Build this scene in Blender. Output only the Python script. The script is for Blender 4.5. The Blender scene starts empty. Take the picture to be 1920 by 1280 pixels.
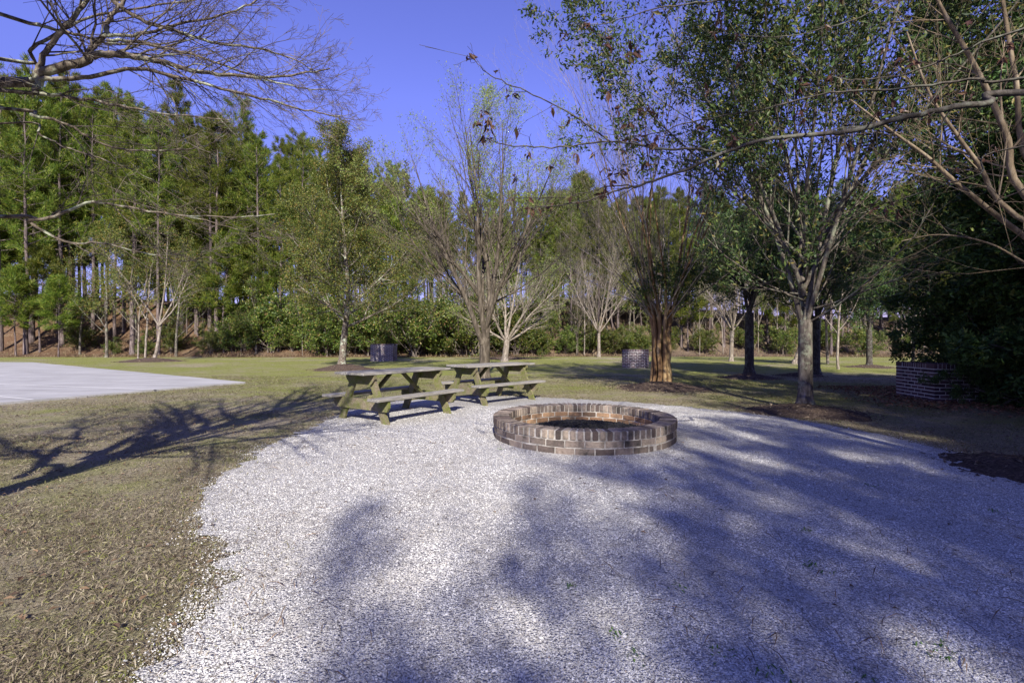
import bpy, math, random
import numpy as np
from math import radians as RD, sin, cos, pi
scene = bpy.context.scene
COL = scene.collection

# ------------------------------------------------------------------ camera, light, exposure
FPX, CAMH = 880.0, 1.24           # focal length in px of the 1920 px wide picture, eye height
cam_d = bpy.data.cameras.new('camera'); cam = bpy.data.objects.new('camera', cam_d); COL.objects.link(cam)
cam.location = (0, 0, CAMH); cam.rotation_euler = (RD(90), 0, 0)
cam_d.sensor_width = 36; cam_d.lens = FPX/1920*36; cam_d.clip_end = 2000; cam_d.clip_start = .05
scene.camera = cam

SUN_EL = RD(33); SUN_AZ = (0.07, -1.0)      # towards the sun, on the ground plane
w = bpy.data.worlds.new("World"); scene.world = w; w.use_nodes = True
nt = w.node_tree; bg = nt.nodes['Background']
sky = nt.nodes.new('ShaderNodeTexSky'); sky.sky_type = 'NISHITA'; sky.sun_disc = False
sky.sun_elevation = SUN_EL; sky.sun_rotation = math.atan2(SUN_AZ[0], SUN_AZ[1])
sky.air_density = 1.0; sky.dust_density = 0.0; sky.ozone_density = 3.0
tint = nt.nodes.new('ShaderNodeMix'); tint.data_type = 'RGBA'; tint.blend_type = 'MULTIPLY'
tint.inputs[0].default_value = 1.0; tint.inputs[7].default_value = (0.92, 0.68, 1.28, 1)
nt.links.new(sky.outputs[0], tint.inputs[6])
wtc = nt.nodes.new('ShaderNodeTexCoord'); wsp = nt.nodes.new('ShaderNodeSeparateXYZ'); wmr = nt.nodes.new('ShaderNodeMapRange')
nt.links.new(wtc.outputs['Generated'], wsp.inputs[0]); nt.links.new(wsp.outputs[2], wmr.inputs[0])
wmr.inputs[1].default_value = 0; wmr.inputs[2].default_value = .45; wmr.inputs[3].default_value = .45; wmr.inputs[4].default_value = 1
hz = nt.nodes.new('ShaderNodeMix'); hz.data_type = 'RGBA'; hz.blend_type = 'MULTIPLY'; hz.inputs[0].default_value = 1
nt.links.new(tint.outputs[2], hz.inputs[6]); nt.links.new(wmr.outputs[0], hz.inputs[7]); nt.links.new(hz.outputs[2], bg.inputs[0])
bg.inputs[1].default_value = 0.105
sl = bpy.data.lights.new('sun', 'SUN'); sl.energy = 5.0; sl.angle = RD(0.6); sl.color = (1.0, 0.93, 0.83)
so = bpy.data.objects.new('sun', sl); COL.objects.link(so)
from mathutils import Vector
sd = Vector((SUN_AZ[0]*cos(SUN_EL), SUN_AZ[1]*cos(SUN_EL), sin(SUN_EL)))
so.rotation_euler = sd.to_track_quat('Z', 'Y').to_euler(); so.location = (0, -10, 30)
scene.view_settings.view_transform = 'Standard'; scene.view_settings.look = 'None'
scene.view_settings.exposure = 0.92; scene.view_settings.gamma = 1.0
scene.render.engine = 'CYCLES'
scene.cycles.max_bounces = 6; scene.cycles.diffuse_bounces = 3; scene.cycles.transmission_bounces = 3
scene.cycles.transparent_max_bounces = 4; scene.cycles.glossy_bounces = 2

# ------------------------------------------------------------------ helpers
def G(px, py, z=0.0):
    D = FPX*(CAMH-z)/(py-640.0); return (D*(px-960)/FPX, D, z)
def P(px, py, D):
    return (D*(px-960)/FPX, D, CAMH+(640-py)/FPX*D)

def mesh_np(name, V, quads=None, tris=None, mats=(), smooth=False, qm=None, tm=None):
    me = bpy.data.meshes.new(name)
    V = np.asarray(V, dtype=np.float32).reshape(-1, 3)
    q = np.zeros((0, 4), np.int32) if quads is None else np.asarray(quads, np.int32).reshape(-1, 4)
    t = np.zeros((0, 3), np.int32) if tris is None else np.asarray(tris, np.int32).reshape(-1, 3)
    me.vertices.add(len(V)); me.vertices.foreach_set('co', V.ravel())
    me.loops.add(q.size+t.size); me.loops.foreach_set('vertex_index', np.concatenate([q.ravel(), t.ravel()]))
    n = len(q)+len(t); me.polygons.add(n)
    starts = np.concatenate([np.arange(len(q))*4, q.size+np.arange(len(t))*3]).astype(np.int32)
    me.polygons.foreach_set('loop_start', starts)
    me.polygons.foreach_set('loop_total', np.concatenate([np.full(len(q), 4), np.full(len(t), 3)]).astype(np.int32))
    for m in mats: me.materials.append(m)
    if qm is not None or tm is not None:
        mi = np.concatenate([np.zeros(len(q), np.int32) if qm is None else np.asarray(qm, np.int32),
                             np.zeros(len(t), np.int32) if tm is None else np.asarray(tm, np.int32)])
        me.polygons.foreach_set('material_index', mi)
    me.polygons.foreach_set('use_smooth', np.full(n, bool(smooth)))
    me.update(calc_edges=True); me.validate()
    return me

def link(name, me, parent=None, label=None, cat=None, group=None, kind=None, loc=None, rz=0):
    o = bpy.data.objects.new(name, me); COL.objects.link(o)
    if parent is not None: o.parent = parent
    if loc is not None: o.location = loc
    if rz: o.rotation_euler = (0, 0, rz)
    if label: o['label'] = label
    if cat: o['category'] = cat
    if group: o['group'] = group
    if kind: o['kind'] = kind
    return o
def empty(name, loc, rz=0, **k): return link(name, None, loc=loc, rz=rz, **k)
def dup(root, loc, rz, sc=1.0, label=None, group=None):
    r = root.copy(); COL.objects.link(r); r.location = loc; r.rotation_euler = (0, 0, rz)
    r.scale = sc if isinstance(sc, tuple) else (sc, sc, sc)
    if label: r['label'] = label
    if group: r['group'] = group
    elif 'group' in r: del r['group']
    for ch in list(root.children):
        c = ch.copy(); COL.objects.link(c); c.parent = r
    return r

class MB:
    """collects boxes / polygons into one mesh"""
    def __init__(s): s.v = []; s.q = []; s.t = []; s.qm = []; s.tm = []; s.n = 0
    def verts(s, vs): b = s.n; s.v.extend([tuple(x) for x in vs]); s.n += len(vs); return b
    def hexa(s, c8, m=0):
        b = s.verts(c8)
        for f in ((0,3,2,1),(4,5,6,7),(0,1,5,4),(1,2,6,5),(2,3,7,6),(3,0,4,7)):
            s.q.append([b+i for i in f]); s.qm.append(m)
    def box(s, x0, x1, y0, y1, z0, z1, m=0, bev=0.0):
        if bev <= 0:
            s.hexa([(x0,y0,z0),(x1,y0,z0),(x1,y1,z0),(x0,y1,z0),(x0,y0,z1),(x1,y0,z1),(x1,y1,z1),(x0,y1,z1)], m); return
        s.bevbox(lambda p: p, x0, x1, y0, y1, z0, z1, bev, m)
    def bevbox(s, fn, x0, x1, y0, y1, z0, z1, b, m=0):
        V = []; idx = {}
        for sx in (0,1):
            for sy in (0,1):
                for sz in (0,1):
                    X=(x0,x1)[sx]; Y=(y0,y1)[sy]; Z=(z0,z1)[sz]
                    dx=b*(1-2*sx); dy=b*(1-2*sy); dz=b*(1-2*sz)
                    idx[(sx,sy,sz)] = len(V)
                    V += [fn((X, Y+dy, Z+dz)), fn((X+dx, Y, Z+dz)), fn((X+dx, Y+dy, Z))]
        B = s.verts(V); I = lambda sx,sy,sz,a: B+idx[(sx,sy,sz)]+a
        def q(a,b_,c,d): s.q.append([a,b_,c,d]); s.qm.append(m)
        q(I(0,0,0,0),I(0,0,1,0),I(0,1,1,0),I(0,1,0,0)); q(I(1,0,0,0),I(1,1,0,0),I(1,1,1,0),I(1,0,1,0))
        q(I(0,0,0,1),I(1,0,0,1),I(1,0,1,1),I(0,0,1,1)); q(I(0,1,0,1),I(0,1,1,1),I(1,1,1,1),I(1,1,0,1))
        q(I(0,0,0,2),I(0,1,0,2),I(1,1,0,2),I(1,0,0,2)); q(I(0,0,1,2),I(1,0,1,2),I(1,1,1,2),I(0,1,1,2))
        for sy in (0,1):
            for sz in (0,1): q(I(0,sy,sz,1),I(1,sy,sz,1),I(1,sy,sz,2),I(0,sy,sz,2))
        for sx in (0,1):
            for sz in (0,1): q(I(sx,0,sz,0),I(sx,1,sz,0),I(sx,1,sz,2),I(sx,0,sz,2))
        for sx in (0,1):
            for sy in (0,1): q(I(sx,sy,0,0),I(sx,sy,1,0),I(sx,sy,1,1),I(sx,sy,0,1))
        for sx in (0,1):
            for sy in (0,1):
                for sz in (0,1):
                    s.t.append([I(sx,sy,sz,0),I(sx,sy,sz,1),I(sx,sy,sz,2)]); s.tm.append(m)
    def board(s, a, b, side, th, bev=.004, m=0):
        """board from point a to b; side = vector giving full width direction*width, th = thickness"""
        a=Vector(a); b=Vector(b); sv=Vector(side); L=(b-a); ax=L.normalized(); w_=sv.length
        sv=(sv-ax*sv.dot(ax)).normalized(); n=ax.cross(sv)
        fn=lambda p: tuple(a+ax*p[0]+sv*p[1]+n*p[2])
        s.bevbox(fn, 0, L.length, -w_/2, w_/2, -th/2, th/2, bev, m)
    def build(s, name, mats, fixn=True):
        me = mesh_np(name, s.v, s.q or None, s.t or None, mats, qm=s.qm, tm=s.tm)
        if fixn:
            import bmesh
            bm = bmesh.new(); bm.from_mesh(me); bmesh.ops.recalc_face_normals(bm, faces=bm.faces); bm.to_mesh(me); bm.free()
        return me

# ------------------------------------------------------------------ materials
def mat(name):
    m = bpy.data.materials.new(name); m.use_nodes = True
    return m, m.node_tree, m.node_tree.nodes['Principled BSDF']
def N(nt, t, **k):
    n = nt.nodes.new(t)
    for a, v in k.items():
        if a in n.inputs.keys() and not hasattr(n, a): n.inputs[a].default_value = v
        else: setattr(n, a, v)
    return n
def noise(nt, co, scale, detail=4, rough=.6, dist=0.0):
    n = nt.nodes.new('ShaderNodeTexNoise'); n.inputs['Scale'].default_value = scale
    n.inputs['Detail'].default_value = detail; n.inputs['Roughness'].default_value = rough
    n.inputs['Distortion'].default_value = dist
    if co is not None: nt.links.new(co, n.inputs['Vector'])
    return n.outputs['Fac']
def ramp(nt, fac, stops):
    r = nt.nodes.new('ShaderNodeValToRGB'); nt.links.new(fac, r.inputs[0]); e = r.color_ramp.elements
    while len(e) < len(stops): e.new(.5)
    for i, (p, c) in enumerate(stops):
        e[i].position = p; e[i].color = (c, c, c, 1) if not isinstance(c, tuple) else (*c, 1)
    return r.outputs[0]
def mix(nt, f, a, b, mode='MIX'):
    m = nt.nodes.new('ShaderNodeMix'); m.data_type = 'RGBA'; m.blend_type = mode
    for s_, i in ((f, 0), (a, 6), (b, 7)):
        if isinstance(s_, (int, float)): m.inputs[i].default_value = s_
        elif isinstance(s_, tuple): m.inputs[i].default_value = (*s_, 1)
        else: nt.links.new(s_, m.inputs[i])
    return m.outputs[2]
def mapping(nt, out, scale=(1,1,1), rot=(0,0,0)):
    m = nt.nodes.new('ShaderNodeMapping'); m.inputs['Scale'].default_value = scale; m.inputs['Rotation'].default_value = rot
    nt.links.new(out, m.inputs[0]); return m.outputs[0]
def coords(nt, which='Object'): return nt.nodes.new('ShaderNodeTexCoord').outputs[which]
def bump(nt, b, h, strength=.5, dist=.02, prev=None):
    n = nt.nodes.new('ShaderNodeBump'); n.inputs['Strength'].default_value = strength; n.inputs['Distance'].default_value = dist
    nt.links.new(h, n.inputs['Height'])
    if prev is not None: nt.links.new(prev, n.inputs['Normal'])
    if b is not None: nt.links.new(n.outputs[0], b.inputs['Normal'])
    return n.outputs[0]
def island(nt): return nt.nodes.new('ShaderNodeNewGeometry').outputs['Random Per Island']

def leaf_mat(name, stops, rough=.55, transl=.35, spec=.3, objvar=0.0):
    m, nt, b = mat(name)
    c = ramp(nt, island(nt), stops)
    if objvar:
        oi = nt.nodes.new('ShaderNodeObjectInfo').outputs['Random']
        hs = nt.nodes.new('ShaderNodeHueSaturation'); mp = nt.nodes.new('ShaderNodeMapRange')
        nt.links.new(oi, mp.inputs[0]); mp.inputs[3].default_value = 1-objvar; mp.inputs[4].default_value = 1+objvar
        nt.links.new(mp.outputs[0], hs.inputs['Value']); nt.links.new(c, hs.inputs['Color'])
        mp2 = nt.nodes.new('ShaderNodeMapRange'); nt.links.new(oi, mp2.inputs[0]); mp2.inputs[3].default_value = .48; mp2.inputs[4].default_value = .515
        nt.links.new(mp2.outputs[0], hs.inputs['Hue'])
        c = hs.outputs[0]
    nt.links.new(c, b.inputs['Base Color']); b.inputs['Roughness'].default_value = rough
    b.inputs['Specular IOR Level'].default_value = spec
    if transl > 0:
        tr = nt.nodes.new('ShaderNodeBsdfTranslucent'); nt.links.new(c, tr.inputs[0])
        ms = nt.nodes.new('ShaderNodeMixShader'); ms.inputs[0].default_value = transl
        nt.links.new(b.outputs[0], ms.inputs[1]); nt.links.new(tr.outputs[0], ms.inputs[2])
        nt.links.new(ms.outputs[0], nt.nodes['Material Output'].inputs[0])
    return m
def bark_mat(name, dark, mid, light, scale=12, stretch=.25, lichen=None, bstr=.6):
    m, nt, b = mat(name); co = coords(nt)
    v = mapping(nt, co, (1, 1, stretch))
    f = noise(nt, v, scale, 6, .65)
    c = ramp(nt, f, [(.3, dark), (.5, mid), (.7, light)])
    if lichen:
        lf = ramp(nt, noise(nt, co, 5, 4, .7), [(.52, 0.0), (.62, 1.0)]); c = mix(nt, lf, c, lichen)
    nt.links.new(c, b.inputs['Base Color']); b.inputs['Roughness'].default_value = .85
    b.inputs['Specular IOR Level'].default_value = .2
    bump(nt, b, f, bstr, .02); return m

M = {}
M['pine_bark'] = bark_mat('pine_bark', (.035,.028,.03), (.11,.085,.08), (.24,.20,.185), 9, .2)
M['pale_bark'] = bark_mat('pale_bark', (.08,.065,.05), (.20,.17,.135), (.38,.34,.29), 14, .3)
M['grey_bark'] = bark_mat('grey_bark', (.03,.025,.02), (.095,.08,.065), (.22,.195,.16), 16, .3, lichen=(.20,.21,.15))
M['tan_bark'] = bark_mat('tan_bark', (.06,.045,.03), (.17,.13,.085), (.30,.25,.18), 14, .2)
M['cinnamon_bark'] = bark_mat('cinnamon_bark', (.03,.016,.010), (.19,.112,.052), (.47,.36,.19), 7, .12)
M['lichen_bark'] = bark_mat('lichen_bark', (.035,.028,.022), (.13,.105,.08), (.27,.24,.20), 22, .5, lichen=(.33,.36,.27))
M['brown_bark'] = bark_mat('brown_bark', (.024,.019,.014), (.078,.064,.047), (.18,.155,.12), 16, .2)
M['dark_bark'] = bark_mat('dark_bark', (.020,.017,.014), (.055,.048,.04), (.13,.115,.10), 22, .35, lichen=(.12,.125,.10))
M['twig'] = bark_mat('twig', (.05,.038,.032), (.12,.098,.082), (.24,.205,.175), 6, 1)
M['needle'] = leaf_mat('needle', [(0,(.035,.065,.010)),(.4,(.10,.15,.018)),(.75,(.18,.23,.028)),(1,(.31,.29,.055))], .5, .45, .3, .28)
M['leaf_yellowgreen'] = leaf_mat('leaf_yellowgreen', [(0,(.05,.08,.018)),(.4,(.115,.15,.028)),(.8,(.21,.22,.045)),(1,(.26,.16,.05))], .45, .4)
M['leaf_shrub'] = leaf_mat('leaf_shrub', [(0,(.035,.065,.014)),(.5,(.095,.145,.025)),(.83,(.18,.225,.04)),(.95,(.28,.22,.07)),(1,(.16,.09,.05))], .4, .35, .4, .3)
M['leaf_evergreen'] = leaf_mat('leaf_evergreen', [(0,(.020,.040,.013)),(.5,(.048,.085,.022)),(.85,(.10,.14,.035)),(1,(.24,.19,.05))], .5, .25, .3)
M['leaf_dark'] = leaf_mat('leaf_dark', [(0,(.02,.05,.016)),(.5,(.05,.11,.03)),(.9,(.10,.17,.04)),(1,(.20,.22,.06))], .5, .2, .3)
M['leaf_bud'] = leaf_mat('leaf_bud', [(0,(.14,.20,.04)),(.5,(.24,.34,.06)),(1,(.38,.42,.12))], .5, .45)
M['leaf_rust'] = leaf_mat('leaf_rust', [(0,(.03,.018,.016)),(.5,(.09,.045,.035)),(.85,(.16,.085,.05)),(1,(.14,.14,.05))], .4, .35)

# lawn
def lawn_material():
    m, nt, b = mat('lawn'); co = coords(nt)
    big = noise(nt, co, .22, 5, .6, .5); mid = noise(nt, co, 1.6, 6, .7); fine = noise(nt, mapping(nt, co, (1,1.0,1)), 60, 5, .75)
    vf = noise(nt, co, 260, 3, .7)
    straw = ramp(nt, fine, [(.28,(.09,.07,.04)),(.48,(.25,.215,.145)),(.62,(.39,.345,.245)),(.8,(.56,.51,.39))])
    green = ramp(nt, fine, [(.28,(.05,.065,.014)),(.48,(.17,.19,.045)),(.62,(.29,.30,.085)),(.8,(.43,.42,.18))])
    sep = nt.nodes.new('ShaderNodeSeparateXYZ'); nt.links.new(co, sep.inputs[0])
    yy = nt.nodes.new('ShaderNodeMapRange'); nt.links.new(sep.outputs[1], yy.inputs[0])
    yy.inputs[1].default_value = 3; yy.inputs[2].default_value = 20; yy.inputs[3].default_value = -.06; yy.inputs[4].default_value = .10
    a = nt.nodes.new('ShaderNodeMath'); a.operation = 'MULTIPLY_ADD'; nt.links.new(mid, a.inputs[0]); a.inputs[1].default_value = .6
    nt.links.new(big, a.inputs[2]); a2 = nt.nodes.new('ShaderNodeMath'); nt.links.new(a.outputs[0], a2.inputs[0]); nt.links.new(yy.outputs[0], a2.inputs[1])
    gm = ramp(nt, a2.outputs[0], [(.70,0.0),(.92,.95)])
    c = mix(nt, gm, straw, green)
    bare = ramp(nt, noise(nt, co, .8, 5, .7, .8), [(.56,0.0),(.68,.8)])
    c = mix(nt, bare, c, ramp(nt, vf, [(.3,(.16,.13,.10)),(.7,(.34,.29,.23))]))
    nt.links.new(c, b.inputs['Base Color']); b.inputs['Roughness'].default_value = .95; b.inputs['Specular IOR Level'].default_value = .1
    p = bump(nt, None, fine, .8, .03); bump(nt, b, vf, .6, .01, p); return m
M['lawn'] = lawn_material()
def straw_material():
    m, nt, b = mat('pine_straw'); co = coords(nt)
    f = noise(nt, co, 26, 6, .75, .6); g = noise(nt, co, 1.2, 5, .7)
    c = ramp(nt, f, [(.3,(.04,.024,.016)),(.5,(.125,.074,.044)),(.7,(.25,.165,.105))])
    c = mix(nt, ramp(nt, g, [(.45,0.0),(.65,.55)]), c, (.22,.17,.11))
    sx = nt.nodes.new('ShaderNodeSeparateXYZ'); nt.links.new(co, sx.inputs[0]); mr = nt.nodes.new('ShaderNodeMapRange'); nt.links.new(sx.outputs[0], mr.inputs[0])
    mr.inputs[1].default_value = -8; mr.inputs[2].default_value = 14; mr.inputs[3].default_value = 0; mr.inputs[4].default_value = .75
    c = mix(nt, mr.outputs[0], c, ramp(nt, f, [(.3,(.05,.038,.03)),(.5,(.15,.115,.085)),(.7,(.29,.235,.18))]))
    nt.links.new(c, b.inputs['Base Color']); b.inputs['Roughness'].default_value = .95; b.inputs['Specular IOR Level'].default_value = .1
    bump(nt, b, f, .9, .08); return m
M['straw'] = straw_material()
def gravel_material():
    m, nt, b = mat('gravel'); co = coords(nt)
    v = nt.nodes.new('ShaderNodeTexVoronoi'); v.inputs['Scale'].default_value = 85; nt.links.new(co, v.inputs['Vector'])
    c = ramp(nt, v.outputs['Color'], [(.1,(.34,.34,.33)),(.5,(.50,.50,.485)),(.9,(.66,.655,.64))])
    gap = ramp(nt, v.outputs['Distance'], [(.35,0.0),(.75,1.0)])
    c = mix(nt, gap, c, (.22,.21,.21))
    d = ramp(nt, noise(nt, co, 1.1, 6, .7, .4), [(.42,0.0),(.68,.6)])
    c = mix(nt, d, c, (.29,.27,.24))
    d2 = ramp(nt, noise(nt, co, 11, 5, .75, .3), [(.54,0.0),(.68,.7)])
    c = mix(nt, d2, c, (.19,.175,.155))
    nt.links.new(c, b.inputs['Base Color']); b.inputs['Roughness'].default_value = .9; b.inputs['Specular IOR Level'].default_value = .2
    inv = nt.nodes.new('ShaderNodeMath'); inv.operation = 'SUBTRACT'; inv.inputs[0].default_value = 1; nt.links.new(v.outputs['Distance'], inv.inputs[1])
    p = bump(nt, None, noise(nt, co, 9, 5, .7), .5, .05); bump(nt, b, inv.outputs[0], 1.0, .012, p); return m
M['gravel'] = gravel_material()
def simple_noise_mat(name, stops, scale, bs=.6, bd=.02, rough=.95):
    m, nt, b = mat(name); co = coords(nt); f = noise(nt, co, scale, 6, .75)
    nt.links.new(ramp(nt, f, stops), b.inputs['Base Color']); b.inputs['Roughness'].default_value = rough; b.inputs['Specular IOR Level'].default_value = .15
    bump(nt, b, f, bs, bd); return m
M['mulch'] = simple_noise_mat('mulch', [(.3,(.028,.02,.016)),(.5,(.085,.06,.046)),(.72,(.20,.155,.12))], 34, 1.0, .04)
M['ash'] = simple_noise_mat('ash', [(.3,(.08,.07,.06)),(.5,(.25,.22,.17)),(.7,(.42,.37,.28))], 30)
M['charcoal'] = simple_noise_mat('charcoal', [(.3,(.006,.006,.007)),(.6,(.02,.02,.022)),(.8,(.09,.09,.095))], 40, .8, .01, .6)
def stone_mat():
    m, nt, b = mat('gravel_stone')
    co = coords(nt); c = ramp(nt, island(nt), [(0,(.20,.20,.20)),(.25,(.45,.45,.435)),(.7,(.65,.645,.625)),(.95,(.80,.795,.77)),(1,(.30,.24,.18))])
    d = ramp(nt, noise(nt, co, 1.3, 7, .75, .6), [(.42,0.0),(.68,.65)]); c = mix(nt, d, c, (.30,.28,.25))
    d = ramp(nt, noise(nt, co, 11, 5, .75, .3), [(.54,0.0),(.68,.7)]); c = mix(nt, d, c, (.20,.185,.165))
    nt.links.new(c, b.inputs['Base Color'])
    b.inputs['Roughness'].default_value = .8; return m
M['stone'] = stone_mat()
def blade_mat(name, stops):
    return leaf_mat(name, stops, .7, .25, .2)
def patchy(m):
    nt = m.node_tree; b = nt.nodes['Principled BSDF']; src = b.inputs['Base Color'].links[0].from_socket
    co = coords(nt); f = ramp(nt, noise(nt, co, 1.5, 6, .7, .5), [(.44,0.0),(.62,.75)])
    g = ramp(nt, noise(nt, co, .9, 5, .7, .4), [(.50,0.0),(.68,.5)])
    c = mix(nt, f, src, (.13,.10,.07)); c = mix(nt, g, c, (.13,.155,.05)); nt.links.new(c, b.inputs['Base Color']); return m
M['blade'] = blade_mat('blade', [(0,(.06,.045,.028)),(.3,(.15,.12,.085)),(.55,(.28,.235,.16)),(.74,(.44,.39,.28)),(.85,(.24,.24,.075)),(1,(.17,.20,.05))])
patchy(M['blade'])
M['dead_leaf'] = leaf_mat('dead_leaf', [(0,(.04,.025,.018)),(.5,(.12,.075,.045)),(1,(.28,.19,.11))], .7, .1)
M['chip'] = leaf_mat('chip', [(0,(.03,.02,.016)),(.5,(.09,.064,.048)),(.85,(.22,.17,.12)),(1,(.40,.33,.22))], .8, 0)
M['rust_litter'] = leaf_mat('rust_litter', [(0,(.06,.03,.018)),(.5,(.18,.085,.045)),(1,(.36,.21,.12))], .8, .1)
M['brush'] = leaf_mat('brush', [(0,(.05,.03,.02)),(.4,(.14,.09,.05)),(.75,(.25,.18,.10)),(.93,(.36,.29,.18)),(1,(.12,.16,.04))], .8, .2)
M['weed'] = leaf_mat('weed', [(0,(.04,.10,.02)),(1,(.12,.22,.04))], .5, .3)
def concrete():
    m, nt, b = mat('concrete'); co = coords(nt)
    s = noise(nt, mapping(nt, co, (.5,1.6,1)), .9, 7, .75, .6); f = noise(nt, co, 40, 5, .7)
    c = ramp(nt, s, [(.32,(.26,.255,.245)),(.5,(.375,.37,.36)),(.66,(.45,.445,.435))])
    c = mix(nt, .25, c, ramp(nt, f, [(.3,(.3,.3,.29)),(.7,(.7,.7,.68))]), 'MULTIPLY')
    nt.links.new(c, b.inputs['Base Color']); b.inputs['Roughness'].default_value = .85; bump(nt, b, f, .2, .005); return m
M['concrete'] = concrete()
M['joint'] = simple_noise_mat('joint', [(.3,(.55,.55,.53)),(.7,(.65,.65,.63))], 20, .1)
def wood(name, stops, algae, amt):
    m, nt, b = mat(name); co = coords(nt, 'Object')
    g = noise(nt, mapping(nt, co, (2.0, 34, 34)), 1.6, 6, .65, .8); ir = island(nt)
    c = ramp(nt, g, stops)
    c = mix(nt, ramp(nt, ir, [(0,0.0),(1,.3)]), c, (.20,.17,.13))
    al = ramp(nt, noise(nt, co, 4.5, 5, .7), [(.55-amt,0.0),(.80-amt,1.0)])
    alc = ramp(nt, noise(nt, mapping(nt, co, (3,20,20)), 3, 4, .7), [(.3,tuple(x*.45 for x in algae)),(.65,algae)])
    c = mix(nt, al, c, alc)
    nt.links.new(c, b.inputs['Base Color']); b.inputs['Roughness'].default_value = .8; b.inputs['Specular IOR Level'].default_value = .25
    bump(nt, b, g, .5, .006); return m
M['wood_top'] = wood('wood_top', [(.28,(.06,.055,.05)),(.5,(.23,.22,.20)),(.72,(.44,.42,.385))], (.18,.18,.11), .02)
M['wood_frame'] = wood('wood_frame', [(.28,(.055,.042,.028)),(.5,(.16,.13,.085)),(.72,(.33,.29,.21))], (.14,.17,.03), .17)
def brick_mat(name, stops, stain, amt=.5):
    m, nt, b = mat(name); co = coords(nt)
    c = ramp(nt, island(nt), stops)
    f = noise(nt, co, 28, 6, .75)
    c = mix(nt, .6, c, ramp(nt, f, [(.3,(.4,.4,.4)),(.7,(1.3,1.3,1.3))]), 'MULTIPLY')
    st = ramp(nt, noise(nt, co, 5, 5, .75), [(.48,0.0),(.68,amt)])
    c = mix(nt, st, c, stain)
    nt.links.new(c, b.inputs['Base Color']); b.inputs['Roughness'].default_value = .9; b.inputs['Specular IOR Level'].default_value = .2
    bump(nt, b, f, .6, .006); return m
M['brick_pit'] = brick_mat('brick_pit', [(0,(.075,.055,.05)),(.4,(.16,.13,.11)),(.8,(.27,.22,.18)),(1,(.36,.30,.23))], (.03,.03,.026), .85)
M['brick_orange'] = brick_mat('brick_orange', [(0,(.10,.065,.045)),(.4,(.21,.125,.075)),(1,(.33,.215,.13))], (.055,.045,.04), .9)
M['brick_dark'] = brick_mat('brick_dark', [(0,(.05,.032,.04)),(.5,(.105,.065,.075)),(1,(.17,.11,.115))], (.05,.05,.055), .4)
M['mortar'] = simple_noise_mat('mortar', [(.35,(.17,.16,.145)),(.65,(.50,.47,.42))], 9, .4, .004)
M['mortar_white'] = simple_noise_mat('mortar_white', [(.3,(.42,.41,.42)),(.7,(.68,.67,.67))], 9, .4, .004)

# ------------------------------------------------------------------ terrain
rs = np.random.RandomState(7)
def vnoise(x, y, s, seed):
    """cheap smooth noise, -1..1"""
    r = np.random.RandomState(seed); out = np.zeros_like(x, dtype=float)
    for i in range(6):
        a = r.uniform(0, 2*pi); k = s*(1+.45*i); ph = r.uniform(0, 6.28)
        out += np.sin(k*(x*cos(a)+y*sin(a))+ph+1.3*np.sin(k*.5*(y*cos(a)-x*sin(a))+ph*2))/(1+.4*i)
    return out/3.2
def hill_base(x): return 38.5 - 1.5*np.clip(-(x+10)/30, 0, 2) + .8*np.sin(x*.13)
def smooth(t): t = np.clip(t, 0, 1); return t*t*(3-2*t)
def hill_h(x, y):
    x = np.asarray(x, float); y = np.asarray(y, float)
    crest = 5.6 - 1.6*smooth((x-5)/30) + .4*np.sin(x*.11+1) - 1.2*smooth((x+14)/10)*smooth((8-x)/10)
    t = smooth((y-hill_base(x))/12.0)
    return crest*t - 2.2*smooth((y-hill_base(x)-13)/14) + .12*vnoise(x, y, .9, 3)*t*2
def grid(name, xs, ys, zf, m, **k):
    X, Y = np.meshgrid(xs, ys); Z = zf(X, Y); nx = len(xs); ny = len(ys)
    V = np.stack([X, Y, Z], -1).reshape(-1, 3)
    i = np.arange(ny-1)[:, None]*nx+np.arange(nx-1)[None, :]
    q = np.stack([i, i+1, i+nx+1, i+nx], -1).reshape(-1, 4)
    return link(name, mesh_np(name, V, q, None, [m], smooth=True), **k)
xs = np.concatenate([np.linspace(-900,-80,8)[:-1], np.linspace(-80,80,161), np.linspace(80,900,8)[1:]])
ys = np.concatenate([np.linspace(-600,-30,6)[:-1], np.linspace(-30,60,91), np.linspace(60,1500,10)[1:]])
def gz(x, y): return .012*vnoise(x, y, 1.1, 11)*smooth((y-9)/4) - .0
grid('ground', xs, ys, lambda X, Y: gz(X, Y)-.012, M['lawn'], kind='structure')
grid('hillside', np.linspace(-110,110,221), np.concatenate([np.linspace(33,66,67), np.linspace(68,200,20)]),
     lambda X, Y: np.where(Y < hill_base(X)-1.5, -.3, hill_h(X, Y)+.02-.3*(1-smooth((Y-hill_base(X)+1.5)/1.5))), M['straw'], kind='structure')

# gravel: outline in metres from the ring's surroundings
gpts_px = [(225,1420),(275,1280),(345,1190),(425,1100),(432,1040),(385,1000),(372,955),(400,905),(470,862),(500,838),(560,812),(610,792),(650,770),(740,752),(830,745),
           (920,742),(1000,744),(1140,751),(1260,760),(1400,774),(1530,792),(1650,815),(1780,846),(1850,868),(1920,902),(2050,955),(2300,1040),(2900,1290),(3300,1500)]
gp = np.array([G(*p)[:2] for p in gpts_px]); gp = np.vstack([gp, [(6,-3),(-2,-4)]])
def refine(poly, step, amp, seed):
    out = []; r = np.random.RandomState(seed); n = len(poly)
    for i in range(n):
        a, b = poly[i], poly[(i+1) % n]; L = np.hypot(*(b-a)); k = max(1, int(L/step))
        nrm = np.array([-(b-a)[1], (b-a)[0]])/max(L, 1e-6)
        for j in range(k):
            out.append(a+(b-a)*j/k + nrm*r.normal(0, amp))
    return np.array(out)
gpr = refine(gp, .07, .05, 5)
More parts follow.
